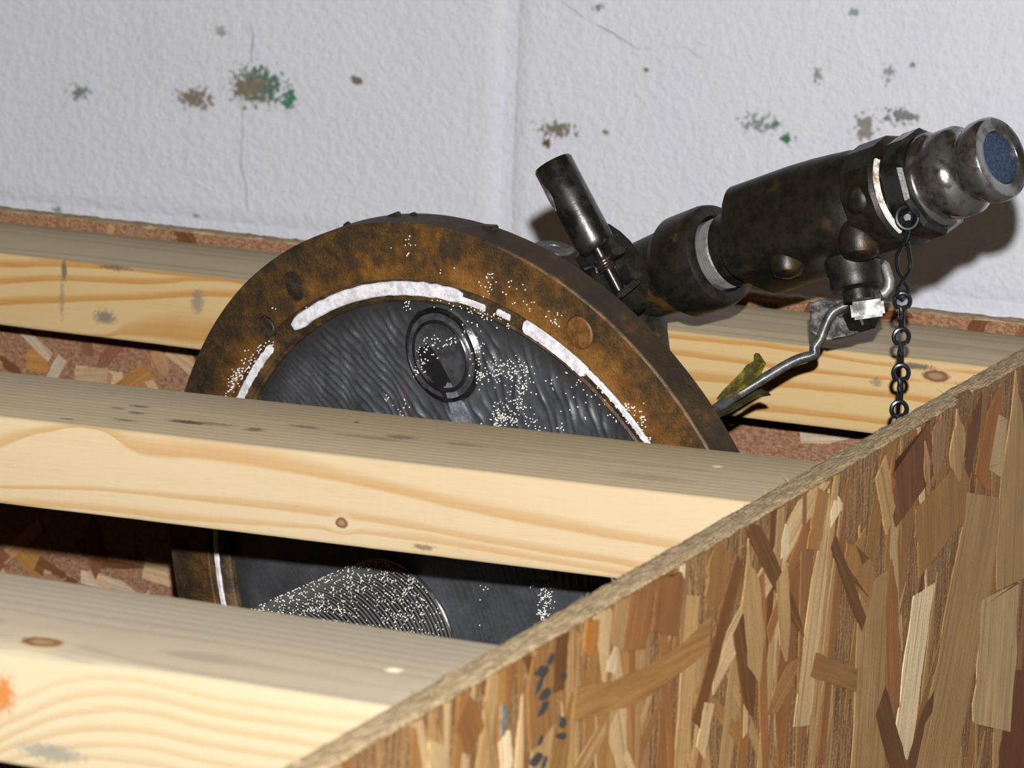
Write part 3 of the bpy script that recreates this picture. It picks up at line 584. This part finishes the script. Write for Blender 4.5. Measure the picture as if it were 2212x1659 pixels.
# drain boss with its slot, and the pale drip below it
M_boss = flat_rust('oily_grey_boss', (.050, .052, .057), (.090, .092, .10), .22, .15, .15, .3, .8)
bx, by = on_disc(955, 768, -5)
mb = MB(); mb.lathe([(23.5, -1.2), (22.6, .2), (20.8, 1.2), (19.4, 1.0), (18.0, .7), (16.8, 1.9), (15.6, 2.2), (14.5, 1.5), (12, 1.1), (6, .9), (.4, .85)], 64)
boss = mb.obj('drain_boss', M_boss, MD @ Matrix.Translation((bx, by, -5.6)), root, True, 60)
mb = MB(); mb.lathe([(17.4, .6), (16.9, 1.9), (16.2, 2.5), (15.5, 2.3), (14.9, 1.4)], 64, cap0=False, cap1=False); mb.obj('boss_rim', M_dsteel, MD @ Matrix.Translation((bx, by, -5.6)), boss)
mb = MB(); mb.lathe([(22.4, .3), (21.3, 1.5), (20.4, 1.5), (19.6, .9)], 64, cap0=False, cap1=False); mb.obj('boss_rim', M_dsteel, MD @ Matrix.Translation((bx, by, -5.6)), boss)
s0 = Vector(on_disc(925, 775, -5)) - Vector((bx, by)); s1 = Vector(on_disc(972, 848, -5)) - Vector((bx, by))
def capsule(a, b, ra, rb, z0, z1, n=10, rag=0):
    d = (b - a).normalized(); an = math.atan2(d.y, d.x); poly = []
    for k in range(n + 1): t = an - math.pi / 2 + math.pi * k / n; poly.append((b.x + rb * math.cos(t), b.y + rb * math.sin(t)))
    for k in range(n + 1): t = an + math.pi / 2 + math.pi * k / n; poly.append((a.x + ra * math.cos(t), a.y + ra * math.sin(t)))
    if rag: poly = [(p[0] + rag * noise.noise(Vector((p[0] * .5, p[1] * .5, 3))), p[1] + rag * noise.noise(Vector((p[0] * .5, p[1] * .5, 8)))) for p in poly]
    m = MB(); m.prism(poly, z0, z1); return m
cut(boss, [capsule(s0, s1, 6.4, 4.8, -3, 4, 10, 2.2)])
capsule(s0, s1, 8.0, 6.4, -.4, .12).obj('slot_shade_patch', M_black, MD @ Matrix.Translation((bx, by, -5.6)), boss)  # black patch on the slot's floor paints in the darkness of the hole
m = capsule(Vector(on_disc(972, 840, -5)), Vector(on_disc(1004, 930, -5)), 3.2, 6.0, -6.2, -4.55, 10, 1.5)
m.obj('pale_drip', flat_rust('pale_grey_residue', (.12, .13, .15), (.21, .23, .27), .45, .2), MD, plate, True, 60)
# wedge wire screen standing out from the plate
M_wire = steel('wet_wedge_wire', (.24, .236, .232), .34, .4, .65); M_gap = flat_rust('dark_wire_gaps', (.008, .0075, .0075), (.020, .019, .020), .4, .2, .2, .3)
SX, SY, SR, SLEN, PITCHW = -45.6, -21.6, 39.4, 300.0, 2.3
MS = MD @ Matrix.Translation((SX, SY, -5.6))
prof = []
k = 0.0
while k < SLEN: prof += [(SR - .80, k), (SR - .80, k + 1.42), (SR - .25, k + 1.50), (SR - .05, k + 1.60), (SR, k + 1.72), (SR - .05, k + 1.84), (SR - .25, k + 1.94), (SR - .80, k + 2.02)]; k += PITCHW
prof += [(SR - 1.1, SLEN), (.5, SLEN)]
mb = MB(); mb.lathe(prof, 96, cap0=False); screen = mb.obj('wedge_wire_screen', [M_wire, M_gap], MS, root, True, 30)
for p in screen.data.polygons:
    if math.hypot(p.center.x, p.center.y) * 1000 < SR - .6: p.material_index = 1
mb = MB(); mb.lathe([(SR + .1, -.5), (SR + .5, .2), (SR + .5, 1.0), (SR + .1, 1.5), (SR - 1, 1.6)], 96, cap0=False, cap1=False); mb.obj('end_collar', M_steel, MS, screen)

# valve axis, measured from the tee's socket face
AX = Vector((.8695, -.3085, .3795)).normalized(); P0 = at(1560, 548, 1808)
E1 = (UP - AX * UP.dot(AX)).normalized(); E2 = AX.cross(E1)            # up across the axis, and towards the back
MV = frame(P0, E1, E2, AX)
def va(s, up=0.0, side=0.0): return P0 + AX * s + E1 * up + E2 * side
# tee: socket band, tapering branch, leg that drops behind the flange
mb = MB(); mb.lathe([(17, -30), (20, -29), (23.2, -24), (24.2, -22), (24.2, -4), (23.4, -1), (21.8, 0), (18.2, 0), (17.2, -2), (16.2, -6)], 48, cap0=False, cap1=False, wob=lambda a, h: .012 * math.sin(3 * a + h * .1))
pts = [va(-24), va(-36), va(-46), va(-55, -1), va(-61, -5), va(-64, -12), va(-66, -22), va(-67, -40), va(-68, -60), va(-66, -85)]
local = MV.inverted(); mbt = MB(); mbt.tube([local @ p for p in pts], [20.5, 19.4, 18.6, 18.4, 18.6, 18.8, 18.8, 18.8, 18.8, 18.8], 32)
b0 = len(mb.v); mb.v += mbt.v; mb.f += [tuple(i + b0 for i in f) for f in mbt.f]
tee = mb.obj('pipe_tee', M_ironr, MV, root)
pts = [va(-66, -84), va(-64, -100), va(-70, -112, -4), dl(10, 30, -75), dl(0, 10, -55), dl(0, 4, -30), dl(0, 2, -14)]
o0 = pts[0].copy(); mb = MB(); mb.tube([p - o0 for p in pts], 17.5, 24); mb.obj('down_pipe', M_iron, Matrix.Translation(o0), root)
# flange back plate that carries the pipe
mb = MB(); mb.lathe([(158, -15.9), (60, -19), (20, -20.5), (.5, -21)], 64, cap0=False); mb.obj('back_dish', M_iron, MD, root)
m = MB(); m.lathe([(16.4, -6), (16.4, 0)] + [q for k in range(4) for q in ((14.4, .3 + k * 1.35), (14.5, .7 + k * 1.35), (16.5, .95 + k * 1.35), (16.6, 1.15 + k * 1.35))] + [(15.6, 6.2), (15.6, 7), (17.4, 7.6), (17.6, 14), (18.4, 19)], 48, cap0=False, cap1=False)
nip = m.obj('threaded_nipple', M_silver, MV, root)
mb = MB(); mb.lathe([(15.9, 6.8), (17.6, 7.4), (17.8, 14.5), (18.6, 21)], 48, cap0=False, cap1=False); mb.obj('nipple_shoulder', M_iron, MV, nip)
# valve body: rounded block section with flats, set along the axis
def sect(a, flat):
    c, s = math.cos(a), math.sin(a); p = 2 + 2.6 * flat; return (abs(c) ** p + abs(s) ** p) ** (-1 / p)
rows = []
for (s, r, fl_) in ((18.5, 14, 0), (19, 20, .35), (20, 22.8, .6), (22, 24.0, .75), (35, 24.2, .75), (55, 24.0, .7), (70, 24.0, .5), (80, 24.2, .3), (88, 24.6, .1), (93, 23.0, 0), (95, 20, 0)):
    rw = []
    for k in range(56):
        a = 2 * math.pi * k / 56; rr = r * (sect(a + .30, fl_) * .985 if fl_ else 1.0); dn = -math.cos(a)
        rr *= 1 + .015 * noise.noise(Vector((math.cos(a) * 2, math.sin(a) * 2, s * .04))) - (.06 * max(0, dn) if s > 18 and s < 60 else 0)
        rw.append((rr * math.cos(a), rr * math.sin(a), s))
    rows.append(rw)
mb = MB(); mb.grid(rows, closed_u=True, cap0=True, cap1=True); valve = mb.obj('valve_body', M_valve, MV, root, True, 30)
def vpix(u, v):                                           # point of the valve's skin seen at u, v
    best = None
    for i in range(400):
        P = at(u, v, 1670 + i * .4); q = P - P0; s = q.dot(AX); rr = (q - AX * s).length
        if rr < 24.2: return P
    return at(u, v, 1750)
for (u, v, r, L, du) in ((1700, 572, 8.0, 17, .2), (1858, 528, 9.5, 20, .1), (1850, 432, 6.5, 8, 0)):
    P = vpix(u, v); q = P - P0; s = q.dot(AX); rad = (q - AX * s).normalized(); d = (-E1 * 1.0 + rad * .35).normalized() if L > 9 else rad
    m = MB(); m.lathe([(r * .9, -6), (r, -2), (r * .96, L * .35), (r * .8, L * .5), (r * .45, L * .58), (.4, L * .6)], 24); m.obj('cast_lug', M_valve, along(P - d * L * .25, d), valve)
mb = MB()                                                 # six sided end cap
def hexprof(m, r, s0, s1, n=6, ph=.2, ch=1.5):
    for (s, rr) in ((s0, r - ch), (s0 + ch, r), (s1 - ch, r), (s1, r - ch)): yield [(rr * math.cos(2 * math.pi * k / n + ph), rr * math.sin(2 * math.pi * k / n + ph), s) for k in range(n)]
mb.grid(list(hexprof(mb, 25.6, 93, 112, 14, .25, 1.6)), closed_u=True, cap0=True, cap1=True); cap = mb.obj('end_cap', M_valve, MV, valve, True, 20)
mb = MB(); mb.lathe([(23.0, 112.2), (24.4, 112.9), (24.3, 114.0), (22.5, 114.8)], 48, 58, 148); mb.obj('thread_tape', flat_rust('white_thread_tape', (.62, .62, .58), (.30, .16, .08), .45, .16, .3, 0, .4, .5, .62), MV, cap)
# quick coupling: hex, barrel, cam groove, lip, plugged mouth
mb = MB(); mb.grid(list(hexprof(mb, 24.2, 115, 128, 10, .1, 1.8)), closed_u=True, cap0=True, cap1=True); coup = mb.obj('coupling_hex', M_dsteel, MV, root, True, 20)
mb = MB(); mb.lathe([(19, 126), (20.4, 127.5), (21.2, 129.5), (20.6, 131), (19.0, 132), (18.8, 134), (19.8, 135.5), (20.0, 140), (19.8, 144.5), (18.6, 146), (16.6, 148.5), (16.0, 151), (16.4, 153.4), (17.8, 155), (18.5, 157), (18.7, 161), (18.4, 163.5), (17.4, 165), (12.4, 165.2), (11.6, 164.4), (11.3, 162), (11.2, 158)], 64, cap0=False, cap1=False)
mb.obj('coupling_adapter', M_steel, MV, coup, True, 50)
t = NT('blue_plug'); p = t.mm(); nz = t.noise(p, .9, 4, .7); M_blue = t.out(t.mix(t.step(nz, .4, .7), (.010, .022, .050), (.040, .080, .15)), .55, None, t.bump(nz, .5, .001), .5)
mb = MB(); mb.lathe([(11.3, 157), (11.3, 163.6), (8, 164.0), (.4, 164.2)], 40); mb.obj('blue_plug', M_blue, MV, coup)
# valve stem, lever plate, nut and bent lever with the torn grip
dn = -E1
st = vpix(1850, 600); S0 = va(74, -14); M_ = along(S0, dn, AX)
mb = MB(); mb.lathe([(12.5, -4), (12.5, 14), (11.8, 15), (11.8, 21), (10, 22), (7, 22.4), (7, 27)], 32); mb.obj('stem_housing', M_iron, M_, valve)
DLV = 1764.0
def px(u, v, D=DLV): return at(u, v, D)
mbp = MB(); o0 = px(1830, 690)
def poly_part(name, pts, D, th, mat, parent, bev=.12, tiltv=None):
    o = at(sum(p[0] for p in pts) / len(pts), sum(p[1] for p in pts) / len(pts), D); z = (-FW + (tiltv or Vector((0, 0, 0)))).normalized(); x = (RT - z * RT.dot(z)).normalized(); y = z.cross(x); loc_ = []
    for (u, v) in pts:
        d = ray(u, v); t_ = (o - CAM).dot(z) / d.dot(z); q = CAM + d * t_ - o; loc_.append((q.dot(x), q.dot(y)))
    m = MB(); m.prism(loc_, -th, 0, bev); return m.obj(name, mat, frame(o, x, y, z), parent, True, 30)
M_plateg = flat_rust('worn_galvanised_plate', (.055, .052, .048), (.26, .25, .24), .38, .22, .4, .45)
lp = poly_part('lever_plate', [(1750, 655), (1772, 645), (1800, 650), (1860, 640), (1897, 660), (1895, 690), (1880, 705), (1840, 722), (1790, 732), (1772, 728), (1752, 715), (1750, 690)], DLV + 6, 2.2, M_plateg, valve, .06, UP * .5)
pts = [px(1912, 634, 1760), px(1880, 645), px(1850, 653), px(1822, 662), px(1802, 672), px(1790, 688), px(1781, 710), px(1771, 734), px(1759, 752), px(1758, 766), px(1715, 780), px(1650, 818), px(1590, 855), px(1545, 884, 1758), px(1490, 918, 1756), px(1452, 944, 1756)]
fine = []
for i in range(len(pts) - 1):
    p_1, p0, p1, p2 = pts[max(0, i - 1)], pts[i], pts[i + 1], pts[min(len(pts) - 1, i + 2)]
    for k in range(5):
        s = k / 5; fine.append(.5 * ((2 * p0) + (p1 - p_1) * s + (2 * p_1 - 5 * p0 + 4 * p1 - p2) * s * s + (3 * p0 - p_1 - 3 * p1 + p2) * s ** 3))
fine.append(pts[-1]); o0 = pts[0].copy(); mb = MB(); mb.tube([p - o0 for p in fine], 2.35, 14)
M_rod = iron('oiled_steel_rod', (.035, .036, .036), (.10, .10, .095), (.08, .05, .02), .7, .3); lever = mb.obj('valve_lever', M_rod, Matrix.Translation(o0), valve)
M_grip = flat_rust('torn_yellow_green_vinyl', (.040, .034, .006), (.15, .13, .010), .42, .09, .3, 0, .5, .38, .56)
def ribbon(name, rows_px, D0, D1, mat, parent, th=1.1):
    """a torn curled strip: rows of (left px, right px) swept along its length, with thickness"""
    up, lo = [], []; n = len(rows_px)
    for i, (l, r_) in enumerate(rows_px):
        D = D0 + (D1 - D0) * i / (n - 1); a = at(l[0], l[1], D + 1.5); c = at(r_[0], r_[1], D); m_ = (a + c) / 2 + FW * (2.2 if i % 2 else 1.6) 
        up.append([a, m_, c]); 
    o = up[0][0].copy(); rows = []
    for rw in up:
        f = [p - o for p in rw]; rows.append(f + [p + FW * th for p in reversed(f)])
    m = MB(); m.grid(rows, closed_u=True, cap0=True, cap1=True); return m.obj(name, mat, Matrix.Translation(o), parent, True, 50)
ribbon('torn_grip', [((1548, 860), (1552, 872)), ((1563, 842), (1575, 858)), ((1580, 825), (1602, 842)), ((1600, 805), (1630, 824)), ((1613, 788), (1645, 806)), ((1628, 780), (1655, 785)), ((1629, 766), (1641, 765)), ((1633, 762), (1642, 764))], 1760, 1754, M_grip, lever)
M_grip2 = flat_rust('weathered_vinyl', (.022, .017, .009), (.085, .07, .014), .5, .12, .4, 0, .4, .45, .66)
ribbon('torn_grip', [((1548, 890), (1552, 902)), ((1562, 884), (1570, 896)), ((1582, 873), (1592, 884)), ((1605, 862), (1618, 868)), ((1630, 845), (1638, 858)), ((1645, 840), (1655, 856)), ((1660, 846), (1666, 854))], 1759, 1754, M_grip2, lever)
nutc = px(1870, 678, 1758); axn = (AX * 1.0 - FW * .35).normalized(); mb = MB(); mb.grid(list(hexprof(mb, 7.4, -8, 3, 6, .3, .8)), closed_u=True, cap0=True, cap1=True)
mb.obj('lever_nut', M_iron, along(nutc, axn), lp, True, 20); mb = MB(); mb.box(-4.0, 4.0, -7.5, 7.5, -2, 1.2, 1.2); mb.obj('nut_face', M_silver, frame(px(1874, 668, 1751), UP, AX.cross(UP).cross(UP) * -1 if False else (RT * .93 + UP * .25).normalized(), -FW), lp)
o1 = px(1908, 568, 1754); mb = MB(); mb.tube([px(u, v, 1754) - o1 for u, v in ((1906, 570), (1912, 574), (1918, 590), (1922, 607), (1920, 622), (1912, 632), (1904, 636))], 2.1, 12); mb.obj('stop_pin', M_silver, Matrix.Translation(o1), valve)
# spring catch: slotted tube, lug plates, bolts, spring, pin
DT = 1786.0
ta, tb = at(1290, 533, DT - 4), at(1193, 352, DT + 2); td = (tb - ta).normalized(); TL = (tb - ta).length; MT = along(ta, td, -FW)
mb = MB(); mb.lathe([(7.0, -1.5), (8.4, 0), (9.0, 3), (9.2, TL * .5), (9.3, TL - 1.2), (8.6, TL), (6.4, TL), (6.2, TL - 14)], 40, cap0=True, cap1=True, wob=lambda a, h: .012 * noise.noise(Vector((math.cos(a), math.sin(a), h * .06))))
tube_ = mb.obj('catch_tube', M_dsteel, MT, root)
lx = MT.to_3x3() @ Vector((1, 0, 0)); ly = MT.to_3x3() @ Vector((0, 1, 0))
la = math.atan2((-RT).dot(ly), (-RT).dot(lx)) + .25
m = MB(); rows = []
for i in range(9):
    h = TL * (.52 + .32 * i / 8); wv = math.sin(math.pi * (i + .02) / 8.04) * .30; rows.append([(9.5 * math.cos(la + q * wv), 9.5 * math.sin(la + q * wv), h) for q in (-1, 0, 1)] + [(8.4 * math.cos(la + q * wv), 8.4 * math.sin(la + q * wv), h) for q in (1, 0, -1)])
m.grid(rows, closed_u=True, cap0=True, cap1=True); m.obj('tube_slot', flat_rust('worn_slot_metal', (.10, .095, .09), (.30, .29, .28), .4, .3), MT, tube_)
rb, re = at(1287, 530, DT - 6), at(1338, 628, DT - 8); rd = (re - rb).normalized(); MRd = along(rb, rd); RLn = (re - rb).length
m = MB(); m.lathe([(2.8, -2), (2.8, RLn)], 16); rod = m.obj('catch_rod', M_dsteel, MRd, tube_)
m = MB(); hel = []
for i in range(97): t_ = i / 96; hel.append((3.6 * math.cos(2 * math.pi * 5 * t_), 3.6 * math.sin(2 * math.pi * 5 * t_), 6.8 + 6.2 * t_))
m.tube(hel, .62, 6); m.obj('coil_spring', steel('coppery_spring_wire', (.24, .17, .14), .25, .3), MRd, rod)
o2 = at(1262, 582, DT - 6); m = MB(); m.tube([at(u, v, DT - 8) - o2 for u, v in ((1262, 583), (1275, 577), (1283, 575), (1288, 580), (1290, 590))], .9, 8); m.obj('cotter_pin', M_dsteel, Matrix.Translation(o2), rod)
lug = poly_part('lug_plate', [(1262, 540), (1282, 500), (1294, 478), (1302, 475), (1316, 480), (1340, 496), (1364, 519), (1392, 560), (1405, 620), (1400, 660), (1350, 668), (1300, 620)], DT + 6, 9, M_iron2, root, .06, Vector((.5, .25, .55)))
for (pp, D) in (([(1318, 510), (1338, 503), (1350, 512), (1358, 532), (1350, 548), (1330, 556), (1318, 545)], DT - 12), ([(1352, 570), (1370, 564), (1381, 574), (1390, 598), (1378, 606), (1362, 600)], DT - 14)):
    nb = poly_part('bolt_head', pp, D, 12, M_iron2, lug, .12, Vector((.45, .1, .35)))
poly_part('clevis', [(1305, 572), (1330, 562), (1352, 580), (1362, 602), (1350, 628), (1328, 622), (1312, 600)], DT - 6, 12, M_iron2, lug, .15, Vector((.3, .1, .3)))
poly_part('clevis_plate', [(1332, 632), (1378, 596), (1388, 600), (1384, 610), (1346, 642), (1336, 644)], DT - 15, 3, M_iron2, lug, .1, Vector((.3, .1, .4)))
wc = at(1196, 536, 1748); zz = (UP * .93 - FW * .33 + RT * .10).normalized(); m = MB(); m.lathe([(9.2, -.7), (9.4, 0), (9.0, .5), (3.6, .6), (3.4, 0)], 40); m.obj('washer', flat_rust('grey_washer', (.09, .088, .085), (.17, .165, .16), .45, .2, .3, .4), along(wc, zz, RT), root)

# ------------------------------------------------------------------ chain hanging from the coupling
DCH = 1722.0
chain = tag(empty('jack_chain', at(1948, 905, DCH)), 'black twisted wire chain hanging from the shiny coupling above the crate', 'chain')
ringc = at(1960, 470, DCH - 15)
M_link = M_chain
def link_mesh(L=18.4, r=3.35, wr=1.05):
    """jack chain link: a figure eight of wire, its two tear drop eyes turned ninety degrees to each other"""
    pts = []; h = L / 2 - 1.0
    for k in range(13):                                      # upper eye, in the x-z plane, open towards the waist
        a = R(-48 + 276 * k / 12); pts.append(Vector((r * math.cos(a), .35 - .7 * k / 12, h - r + r * math.sin(a) * 1.05)))
    pts += [Vector((-.75, -.55, 2.0)), Vector((-.35, -.85, 0)), Vector((-.55, -.75, -2.0))]
    for k in range(13):                                      # lower eye, in the y-z plane
        a = R(228 + 276 * k / 12) ; pts.append(Vector((-.35 + .7 * k / 12, r * math.cos(a) * .98, -(h - r) - r * math.sin(a) * 1.05)))
    pts += [Vector((.55, .75, -2.0)), Vector((.35, .85, 0)), Vector((.75, .55, 2.0))]
    fine = []; n = len(pts)
    for i in range(n):
        p_1, p0, p1, p2 = pts[i - 1], pts[i], pts[(i + 1) % n], pts[(i + 2) % n]
        for k in range(2):
            s = k / 2; fine.append(.5 * ((2 * p0) + (p1 - p_1) * s + (2 * p_1 - 5 * p0 + 4 * p1 - p2) * s * s + (3 * p0 - p_1 - 3 * p1 + p2) * s ** 3))
    m = MB(); fine.append(fine[0]); m.tube(fine, wr, 8, False); return m.mesh('chain_link', M_link)
lm = link_mesh()
FACE = Vector((RT.x, RT.y, 0)).normalized()
centers = [(1948, 674), (1946, 751), (1945, 829), (1941, 908)]
for i, (u, v) in enumerate(centers):
    o = bpy.data.objects.new('chain_link', lm); col.objects.link(o); c = at(u, v, DCH)
    tl = Matrix.Rotation(R((-4, 3, -3, 2)[i]), 4, 'Z'); z = Vector((0, 0, 1)); y = z.cross(FACE); place(o, frame(c, FACE, y, z) @ tl, chain)
# the longer twisted top link and the eye it hooks into
o3 = at(1955, 520, DCH - 6); m = MB()
m.tube([at(u, v, D) - o3 for u, v, D in ((1962, 478, DCH - 16), (1962, 500, DCH - 13), (1956, 518, DCH - 10), (1946, 535, DCH - 6), (1938, 552, DCH - 3), (1937, 570, DCH - 1), (1941, 588, DCH), (1950, 600, DCH + 2), (1955, 612, DCH + 3), (1962, 622, DCH + 4), (1960, 640, DCH + 3), (1948, 648, DCH), (1938, 640, DCH - 3), (1940, 622, DCH - 3), (1952, 603, DCH - 2), (1964, 588, DCH), (1967, 565, DCH), (1963, 540, DCH - 2), (1960, 520, DCH - 5))], .95, 10); m.obj('top_link', M_link, Matrix.Translation(o3), chain)
m = MB(); ey = []
for k in range(25): a = 2 * math.pi * k / 24; ey.append((4.6 * math.cos(a), 4.9 * math.sin(a), 0))
m.tube(ey, 1.0, 8, False); m.obj('anchor_ring', M_link, frame(ringc, RT, UP, -FW), chain)
m = MB(); m.lathe([(2.6, -7), (2.6, 0), (1.6, 1)], 16); m.obj('anchor_stud', M_iron, along(ringc + FW * 1.0, -FW), chain)

# ------------------------------------------------------------------ spilled resin beads
def ico():
    bm = bmesh.new(); bmesh.ops.create_icosphere(bm, subdivisions=1, radius=1.0); v = [tuple(q.co) for q in bm.verts]; bm.verts.index_update(); f = [tuple(a.index for a in q.verts) for q in bm.faces]; bm.free(); return v, f
IV, IF = ico()
M_bead = plain('cream_resin_bead', (.72, .69, .63), .25, 0, .5)
def beads(name, pts, M, label):
    m = MB()
    for (x, y, z, r) in pts:
        b = len(m.v); m.v += [(x + r * a, y + r * c, z + r * d) for a, c, d in IV]; m.f += [tuple(i + b for i in f) for f in IF]
    o = m.obj(name, M_bead, M, None, True, 180); tag(o, label, 'beads', 'spilled resin beads', 'stuff'); return o
rb_ = random.Random(5); pb = []
def clus(u, v, ru, rv, n, c=-4.4, tight=1.0):
    for _ in range(n):
        uu, vv = rb_.gauss(u, ru * .5), rb_.gauss(v, rv * .5); x, y = on_disc(uu, vv, c); pb.append((x, y, c + .1, rb_.uniform(.33, .48)))
def line(u0, v0, u1, v1, n, spread, c):
    for _ in range(n): s = rb_.random(); clus(u0 + (u1 - u0) * s, v0 + (v1 - v0) * s, spread, spread, 1, c)
for (u, v, ru, rv, n) in ((1080, 905, 22, 18, 60), (1090, 890, 34, 34, 40), (1105, 800, 45, 30, 70), (1130, 830, 24, 40, 50), (1075, 805, 14, 30, 30), (1040, 810, 20, 26, 36), (1030, 760, 16, 30, 22), (1120, 870, 34, 40, 40), (1150, 915, 22, 22, 18), (1180, 930, 60, 24, 16), (1010, 720, 16, 12, 8), (935, 745, 26, 22, 24), (910, 775, 14, 26, 22), (970, 735, 22, 12, 14), (905, 800, 16, 14, 14), (880, 660, 10, 14, 10),
                          (1250, 870, 60, 70, 10), (1200, 840, 40, 60, 8), (860, 880, 30, 24, 10), (835, 860, 8, 10, 5), (1030, 700, 30, 14, 8), (1180, 1290, 18, 34, 60), (1172, 1325, 12, 16, 40), (1150, 1265, 12, 10, 8), (1050, 1290, 20, 50, 6)): clus(u, v, ru, rv, n)
line(650, 668, 800, 628, 26, 6, -2.6); line(640, 695, 720, 650, 16, 5, -3.6); line(930, 640, 1080, 690, 30, 14, -3.0); line(1000, 655, 1100, 705, 22, 14, -3.6); line(1145, 710, 1270, 800, 22, 6, -2.8); line(1280, 820, 1400, 960, 40, 6, -2.4); line(800, 625, 900, 630, 10, 6, -3.4); line(1220, 800, 1360, 930, 18, 10, -4.2)
line(490, 850, 540, 780, 80, 12, -2.0); line(540, 780, 590, 735, 16, 10, -2.0); line(510, 800, 560, 745, 16, 12, .4); line(490, 850, 522, 795, 60, 12, .4)
for (u, v, ru, rv, n) in ((885, 525, 16, 24, 9), (960, 585, 30, 10, 3), (1060, 600, 26, 24, 12), (1050, 625, 20, 14, 8), (1110, 620, 40, 24, 8), (1195, 690, 16, 26, 12), (1140, 660, 40, 14, 8), (1355, 880, 16, 10, 14), (1385, 905, 14, 24, 22), (1400, 950, 8, 10, 6), (590, 670, 8, 6, 2), (840, 545, 40, 12, 2)): clus(u, v, ru, rv, n, .4)
beads('resin_beads', pb, MD, 'tiny cream resin beads scattered over the rusty ring and grey ripple plate')
sb = []
for _ in range(6500):
    z = rb_.uniform(3, 230) ; a = rb_.gauss(1.1, .6)
    dens = .35 + .65 * math.exp(-((z - 30) / 60) ** 2)
    if rb_.random() > dens * (.55 + .9 * noise.noise(Vector((a * 5, z * .06, 1)))): continue
    r = rb_.uniform(.32, .45); sb.append(((SR + r * .75) * math.cos(a), (SR + r * .75) * math.sin(a), z, r))
beads('resin_beads', sb, MS, 'tiny cream resin beads clinging to the ribbed wire screen cylinder')
wb = []
for _ in range(4): pass
